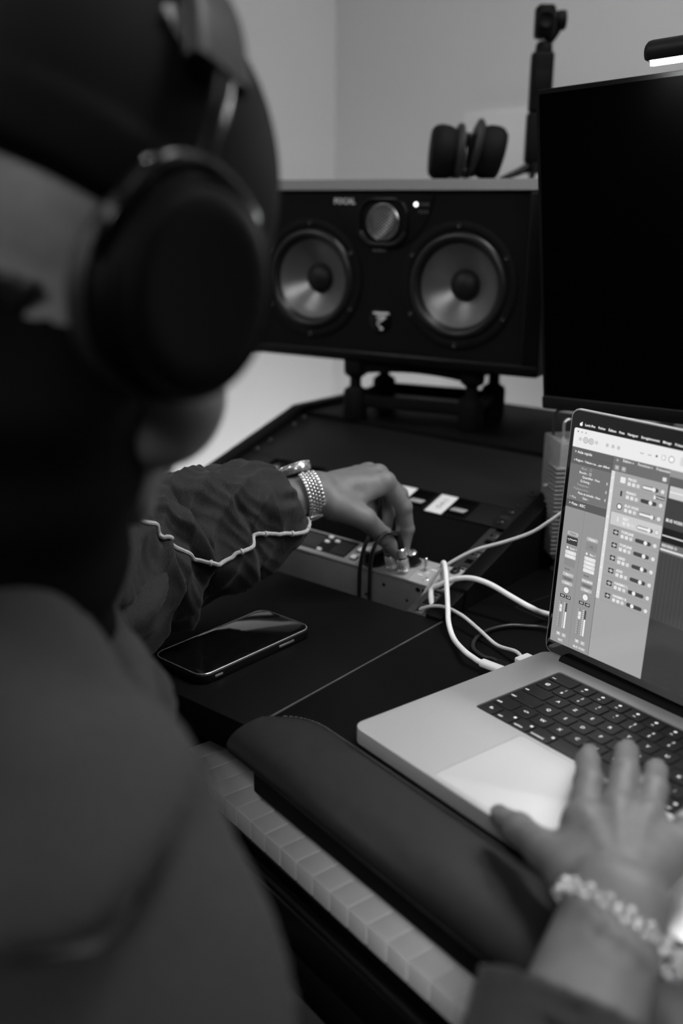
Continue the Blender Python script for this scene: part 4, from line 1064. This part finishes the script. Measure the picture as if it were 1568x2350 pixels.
# ---- jacket: torso, collar, right sleeve as one cloth surface with folds
def fold(p, s=1.0):
    w = p[:, 2] + 0.35 * p[:, 0] + 10 * np.sin(p[:, 0] / 60 + p[:, 1] / 50)
    big = np.sin(w / 9.2 + 0.6 * np.sin(p[:, 1] / 37)); big = 15 * np.sign(big) * np.abs(big) ** .8
    f = 3.6 * np.sin(p[:, 0] / 31 + p[:, 2] / 17 + 1.6 * np.sin(p[:, 1] / 43)) + 2.4 * np.sin(p[:, 1] / 19 - p[:, 2] / 26 + 1.1 * np.sin(p[:, 0] / 29)) + 1.2 * np.sin(p[:, 0] / 9 + p[:, 2] / 12 + p[:, 1] / 15)
    return (f + big * np.clip((235 - p[:, 2]) / 40, 0, 1)) * s
CUFR = RWR + (RFA - RWR) * .40
def jacketf(p):
    ch = (SHR + SHL) / 2
    t = cone(p, SHR + A([-45, -6, -20]), SHL + A([45, -12, -24]), 62, 66)
    t = smin(t, cone(p, ch + A([0, -34, -60]), PEL + A([0, 20, 90]), 112, 140), 50)
    t = smin(t, cone(p, NB + A([0, 0, -10]), SHR + A([-20, -4, 4]), 60, 58), 25); t = smin(t, cone(p, NB + A([0, 0, -10]), SHL + A([20, -8, 10]), 60, 62), 25)
    ar = chain(p, [SHR, ELR, RFA + A([0, 0, 4])], (58, 58, 50), 15)
    ar = smin(ar, chain(p, [RFA + A([0, 0, 4]), CUFR], (50, 44), 8), 12)
    t = smin(t, ar, 30)
    ul = chain(p, [SHL, ELL * .75 + SHL * .25], (78, 74), 15); t = smin(t, ul, 30)
    t = t + fold(p)
    t = np.maximum(t, -(cone(p, NB + A([0, 0, -20]), HC + RHD @ A([0, -22, -20]), 53, 56)))  # neck hole
    ax = CUFR - RFA; ax /= np.linalg.norm(ax); s_ = (p - CUFR) @ ax                     # open cuff
    t = np.where(np.linalg.norm(p - CUFR, axis=1) < 120, smax(t, s_, 4), t)
    t = np.maximum(t, -cone(p, RFA, CUFR + ax * 30, 34, 32))
    return np.maximum(t, -(p[:, 2] + 210))
gj = snet(jacketf, (-360, -760, -230), (560, 30, 420), 5.0)
def hoodf(p):
    d = smin(cone(p, NB + A([4, 8, -25]), HC + RHD @ A([0, -8, -66]), 76, 72), cone(p, NB + A([10, -30, -20]), HC + RHD @ A([0, -62, -62]), 62, 50), 20)
    d = d + 2.5 * np.sin(p[:, 2] / 9 + p[:, 0] / 30)
    return np.maximum(smax(d, ((p - HC) @ RHD)[:, 2] - 24 - 0.25 * ((p - HC) @ RHD)[:, 1] * 0, 8), -cone(p, NB + A([0, 0, -20]), HC + RHD @ A([0, -22, -20]), 52, 55))
part('hood_collar', snet(hoodf, (-120, -480, 150), (220, -150, 460), 5.0), m_hat, person, world=True, smooth=80, label='black hood bunched around the neck')
jk = part('jacket', gj, m_jacket, person, world=True, smooth=80, label='dark crinkled nylon jacket')
# ---- left sleeve: puffed tube gathered at the cuff, with cord piping
def left_sleeve():
    key = [(668, 1146, 1114, 29), (662, 1150, 1113, 35), (650, 1157, 1110, 45), (628, 1166, 1104, 54), (594, 1178, 1097, 61), (550, 1194, 1086, 65), (500, 1210, 1072, 69), (440, 1230, 1054, 71), (380, 1256, 1034, 74), (320, 1286, 1008, 76), (262, 1312, 975, 77), (205, 1332, 938, 80), (150, 1305, 900, 80), (90, 1250, 860, 80), (20, 1190, 825, 80)]
    C = A([px(u, v, d) for u, v, d, r in key]); R_ = A([k[3] for k in key])
    P = catmull(C, 14); m = len(P); rr = np.interp(np.linspace(0, len(key) - 1, m), np.arange(len(key)), R_)
    L = np.r_[0, np.cumsum(np.linalg.norm(np.diff(P, axis=0), axis=1))]
    Tn = np.gradient(P, axis=0); Tn /= np.linalg.norm(Tn, axis=1)[:, None]
    n = 168; th = np.arange(n) * 2 * math.pi / n
    V = np.zeros((m, n, 3)); 
    for i in range(m):
        up = A([0, 0, 1.0]); u = up - Tn[i] * (up @ Tn[i]); u /= np.linalg.norm(u); s = np.cross(u, Tn[i])      # s points towards the camera side
        if s @ (CC - P[i]) < 0: s = -s
        l = L[i]; r = np.full(n, rr[i])
        a = np.arctan2(np.sin(th), np.cos(th))           # 0 = up, pi/2 = camera side
        cam_w = 0.5 + 0.5 * np.cos(th - 1.5)
        # overlapping puffs: saw-tooth steps along the arm, slanted around it
        for l0, amp, slant in ((88, 11, 14), (176, 10, -16), (238, 8, 12)):
            x = l - (l0 + slant * np.cos(th - .4) + 4 * np.sin(3 * th + l0))
            r = r + amp * cam_w * (1 / (1 + np.exp(-x / 2.2))) * np.exp(-np.clip(x, 0, None) / 46)
            r = r - 3.5 * cam_w * np.exp(-(x + 5) ** 2 / 30)
        # diagonal pulls running down from the upper arm towards the cuff
        env = np.clip((l - 18) / 40, 0, 1)
        d1 = np.sin(th * 4.0 + l / 17 + 1.2 * np.sin(l / 31)); d2 = np.sin(th * 6.0 - l / 21 + 2.0 + 1.0 * np.sin(th * 2)); d3 = np.sin(th * 9 + l / 7.5 + 2 * np.sin(l / 19 + th))
        r = r + env * (4.6 * np.sign(d1) * np.abs(d1) ** .8 + 3.4 * (1 - 2 * np.abs(d2)) + 0.8 * (1 - 2 * np.abs(d3)))
        g_ = np.clip(1 - l / 44, 0, 1)                   # gathers at the elastic cuff
        r = r + g_ * 2.6 * np.sin(th * 13 + l / 9) + g_ * 1.5 * np.sin(th * 21)
        V[i] = P[i] + r[:, None] * (np.cos(th)[:, None] * u + np.sin(th)[:, None] * s)
    return V, P, L, th
SV, SP_, SL, sth = left_sleeve()
# cloth resting on the desk is pressed flat
wz = (A(SV.reshape(-1, 3)) - RO); wa, wb = wz @ e1, wz @ e2
over = ((wb > -300) & (wa > -538) & (wa < 0)).reshape(SV.shape[:2])
SV[..., 2] = np.where(over & (SV[..., 2] < 2.5), 2.5 + 0.04 * (SV[..., 2] - 2.5) * 0, SV[..., 2])
m_, n_ = SV.shape[:2]
sf = [(i*n_+k, i*n_+(k+1) % n_, (i+1)*n_+(k+1) % n_, (i+1)*n_+k) for i in range(m_ - 1) for k in range(n_)]
# cuff turned in towards the wrist
vin = SV[0] * .35 + SP_[0] * .65 + (SP_[6] - SP_[0]) * .9
vv = np.vstack([SV.reshape(-1, 3), vin]); o_ = m_ * n_
sf += [(k, o_ + k, o_ + (k+1) % n_, (k+1) % n_) for k in range(n_)]
slv = part('sleeve', (vv, sf), m_jacket, jk, world=True, smooth=80, label='puffed left sleeve with cord piping')
pk = int(round(math.radians(103) / (2 * math.pi) * n_))
cord = []
for i in range(0, m_ - 20):
    a = float(np.interp(SL[i], (0, 15, 40, 80, 95, 150, 200, 240, 300), (122, 110, 97, 85, 90, 92, 76, 60, 50)))
    k = int(round(math.radians(a) / (2 * math.pi) * n_)) % n_
    nrm = SV[i, k] - SP_[i]; nrm /= np.linalg.norm(nrm); cord.append(SV[i, k] + nrm * 1.4)
cord = A(cord); cs_ = cord.copy()
for _ in range(2): cs_[1:-1] = (cs_[:-2] + cs_[1:-1] * 2 + cs_[2:]) / 4
part('piping', tube(cs_, 2.3, 8), m_piping, jk, world=True, label='pale cord piping along the sleeve')
for i in (12, 27, 46, 70, 92, 118):
    if i < len(cs_) - 2:
        d = cs_[i+1] - cs_[i-1]; d /= np.linalg.norm(d); part('piping_knot', xf(lathe([(2.4, -1.6), (3.3, -1), (3.3, 1), (2.4, 1.6)], 12), T4(zto(d), cs_[i])), m_piping, jk, world=True)

# ================================================================== headphones worn on the head
hp = thing('headphones', 'large black over-ear headphones worn by the person', 'headphones', MHD @ T4(None, (118, 0, 0)))
def hpp(name, g, m, parent=hp, **k): return part(name, xf(g, MHD), m, parent, world=True, **k)
for s in (1, -1):
    Rm = rot('Y', 90 * s); sc_ = A([[1.10, 0, 0], [0, .94, 0], [0, 0, 1.0]])
    L = T4(Rm @ sc_, (118 * s, 0, 0))
    # lathe axis -> outwards; x of the lathe maps to the vertical
    cupo = hpp('ear_cup', xf(lathe([(40, -26), (46, -24), (48, -14), (47, -4), (42, 2), (36, 3.6), (30, 2.8), (.01, 2.2)], 48), L), m_hp)
    hpp('ear_cushion', xf(lathe([(22, -27), (24, -42), (34, -46), (46, -43), (49, -35), (47, -27)], 48, close=False), L), m_leather, cupo)
    hpp('cup_ring', xf(tube([(45 * math.cos(a), 45 * math.sin(a), 0.2) for a in np.linspace(0, 2 * math.pi, 48, endpoint=False)], 1.3, 8, closed=True), L), m_hp, cupo)
    hpp('yoke', tube(catmull([(100 * s, -46, -4), (106 * s, -47, 16), (106 * s, -34, 46), (102 * s, -8, 60), (106 * s, 20, 52), (108 * s, 44, 24), (102 * s, 47, -2)], 6), 4.2, 10), m_blackgl)
    hpp('pivot', xf(lathe([(4.2, 0), (4.2, 2.5), (3, 4), (.01, 4.4)], 18), T4(Rm, (104 * s, -36, 44))), m_chrome)
    hpp('slider', tube(catmull([(102 * s, -8, 60), (101 * s, -8, 84), (97 * s, -8, 104)], 6), 6.5, 12, flat=.6), m_blackgl)
arc = [(102 * math.cos(math.radians(a)), -8, 40 + 143 * math.sin(math.radians(a))) for a in range(28, 153, 4)]
def bandg(w, t):
    P = A(arc); n = len(P); V = []; F = []
    Tn = np.gradient(P, axis=0); Tn /= np.linalg.norm(Tn, axis=1)[:, None]
    sec = rrect(-w / 2, -t / 2, w / 2, t / 2, t * .45, 4); k = len(sec)
    for i in range(n):
        nn_ = np.cross(Tn[i], A([0, 1.0, 0]))
        V += [P[i] + A([0, 1.0, 0]) * a + nn_ * b for a, b in sec]
    for i in range(n - 1): F += [(i*k+j, i*k+(j+1) % k, (i+1)*k+(j+1) % k, (i+1)*k+j) for j in range(k)]
    F += [tuple(range(k)), tuple((n-1)*k + j for j in range(k - 1, -1, -1))]
    return A(V), F
hpp('headband', bandg(38, 13), m_blackpl)

# ================================================================== watch on the left wrist
wax = LWR - LFA; wax /= np.linalg.norm(wax)
WC = LWR + wax * -2.0
wu = A([0, 0, 1.0]) + (A([CR[2][0], CR[2][1], 0]) * 0.55); wu -= wax * (wu @ wax); wu /= np.linalg.norm(wu); ws = np.cross(wax, wu)
if ws @ (CC - WC) < 0: ws = -ws
MWT = T4(np.stack([ws, wu, wax], 1), WC)                 # x towards camera, y up, z towards the hand
wt = thing('wristwatch', 'steel wristwatch with five-row link bracelet on the left wrist', 'watch', MWT)
ra_, rb_ = 31.5, 27.5
lk = [mk_mesh('link', bev(*box(-2.1, -1.6, -w / 2, 2.1, 1.6, w / 2), 1.0, 2), m_steel, 50) for w in (4.6, 3.0)]
def wel(t): return A([ra_ * math.cos(t), rb_ * math.sin(t)])
nrow = 40
for i in range(nrow):
    t = 2 * math.pi * i / nrow
    if 48 < math.degrees(t) < 132: continue
    p = wel(t); d = A([-ra_ * math.sin(t), rb_ * math.cos(t)]); d /= np.linalg.norm(d); nr = A([d[1], -d[0]])
    for j, z in enumerate((-7.6, -3.5, 0, 3.5, 7.6)):
        w = lk[0] if j in (0, 4) else lk[1]
        if j in (1, 3): tt = t + math.pi / nrow; 
        else: tt = t
        if j in (0, 4) and i % 1: continue
        p2 = wel(tt)
        Rm = np.stack([A([d[0], d[1], 0]), A([nr[0], nr[1], 0]), A([0, 0, 1.0])], 1)
        part('link', w, None, wt, M=T4(Rm, (p2[0], p2[1], z)))
cs = xf(lathe([(15, -2), (18, 0), (18.5, 3), (18, 6), (17.2, 7.4)], 48), T4(rot('X', -90), (0, rb_ - 1, -4)))
ca = part('case', cs, m_steel, wt)
part('bezel', xf(lathe([(17.6, 7)] + [(17.8 - .9 * (k % 2), 8.2 + .001 * k) for k in range(1)] + [(14.6, 9.4), (14.2, 9.0)], 60, close=False), T4(rot('X', -90), (0, rb_ - 1, -4))), m_chrome, ca)
fl_ = [xf(box(16.6, -.5, 6.6, 18.2, .5, 9.0, .2), T4(rot('X', -90), (0, rb_ - 1, -4)) @ T4(rot('Z', k * 7.5))) for k in range(48)]
part('fluting', join(*fl_), m_chrome, ca); part('dial', xf(lathe([(14.4, 8.2), (.01, 8.4)], 40, close=False), T4(rot('X', -90), (0, rb_ - 1, -4))), m_label, ca)
part('crystal', xf(lathe([(14.4, 8.6), (12, 9.6), (.01, 9.9)], 40, close=False), T4(rot('X', -90), (0, rb_ - 1, -4))), m_glassblk, ca)
for s in (-1, 1): part('lug', bev(*box(12 * s - 3.5, rb_ - 3, -13, 12 * s + 3.5, rb_ + 4, 5), 1.6, 3), m_steel, ca)
part('clasp', box(-13, -rb_ - 3.2, -8.5, 13, -rb_ + .6, 8.5, 1.2), m_steel, wt)

# ================================================================== bracelet on the right wrist
bax = RWR - RFA; bax /= np.linalg.norm(bax)
BC = RWR + bax * -8
bs = np.cross(bax, ez); bs /= np.linalg.norm(bs); bu = np.cross(bs, bax)
Rt = rot(bu.tolist(), -14.0) @ rot(bs.tolist(), 10.0)
MBR = T4(Rt @ np.stack([bs, bu, bax], 1), BC + A([2, 0, -1]))
br = thing('bracelet', 'sparkling silver stone bracelet on the right wrist', 'bracelet', MBR)
nb_ = 38
bst = mk_mesh('stone', ball((0, 0, 0), (2.7, 2.7, 2.4), 10, 7), m_bead, 25)
bln = mk_mesh('link', bev(*box(-2.0, -1.5, -2.6, 2.0, 1.5, 2.6), .9, 2), m_silver, 50)
for i in range(nb_):
    t = 2 * math.pi * i / nb_; p = A([38.5 * math.cos(t), 31 * math.sin(t)]); d = A([-38.5 * math.sin(t), 31 * math.cos(t)]); d /= np.linalg.norm(d)
    Rm = np.stack([A([d[0], d[1], 0]), A([d[1], -d[0], 0]), A([0, 0, 1.0])], 1)
    if i % 2: part('link', bln, None, br, M=T4(Rm, (p[0], p[1], 0)))
    else:
        for z in (-3.1, 3.1): part('stone', bst, None, br, M=T4(Rm, (p[0] * 1.02, p[1] * 1.02, z)))
# ring on the little finger
la_, lb_ = RH_['little'][0], RH_['little'][1]
rd = lb_ - la_; rd /= np.linalg.norm(rd)
solo('finger_ring', xf(lathe([(9.0, -2.4), (10.6, -2.2), (10.9, 0), (10.6, 2.2), (9.0, 2.4)], 32, close=False), T4(zto(rd), la_ * .22 + lb_ * .78)), m_silver, 'silver ring on the little finger of the right hand', 'ring')

# ================================================================== stool the person sits on (outside the picture)
stl = thing('stool', 'round black padded stool under the seated person', 'stool', (90, -560, FLOOR))
part('seat', xf(lathe([(150, 0), (190, 8), (196, 30), (185, 52), (150, 62), (.01, 62)], 48), T4(None, (0, 0, FLOOR * 0 + 320))), m_leather, stl)
part('column', cyl((0, 0, 60), (0, 0, 322), 25, 24), m_blackmat, stl)
for k in range(5):
    c, s_ = math.cos(k * 2 * math.pi / 5), math.sin(k * 2 * math.pi / 5); part('leg', tube([(0, 0, 70), (120 * c, 120 * s_, 60), (260 * c, 260 * s_, 45)], [22, 20, 14], 12), m_blackmat, stl)
    part('caster', cyl((260 * c - 12 * s_, 260 * s_ + 12 * c, 25), (260 * c + 12 * s_, 260 * s_ - 12 * c, 25), 25, 20, 3), m_blackmat, stl)
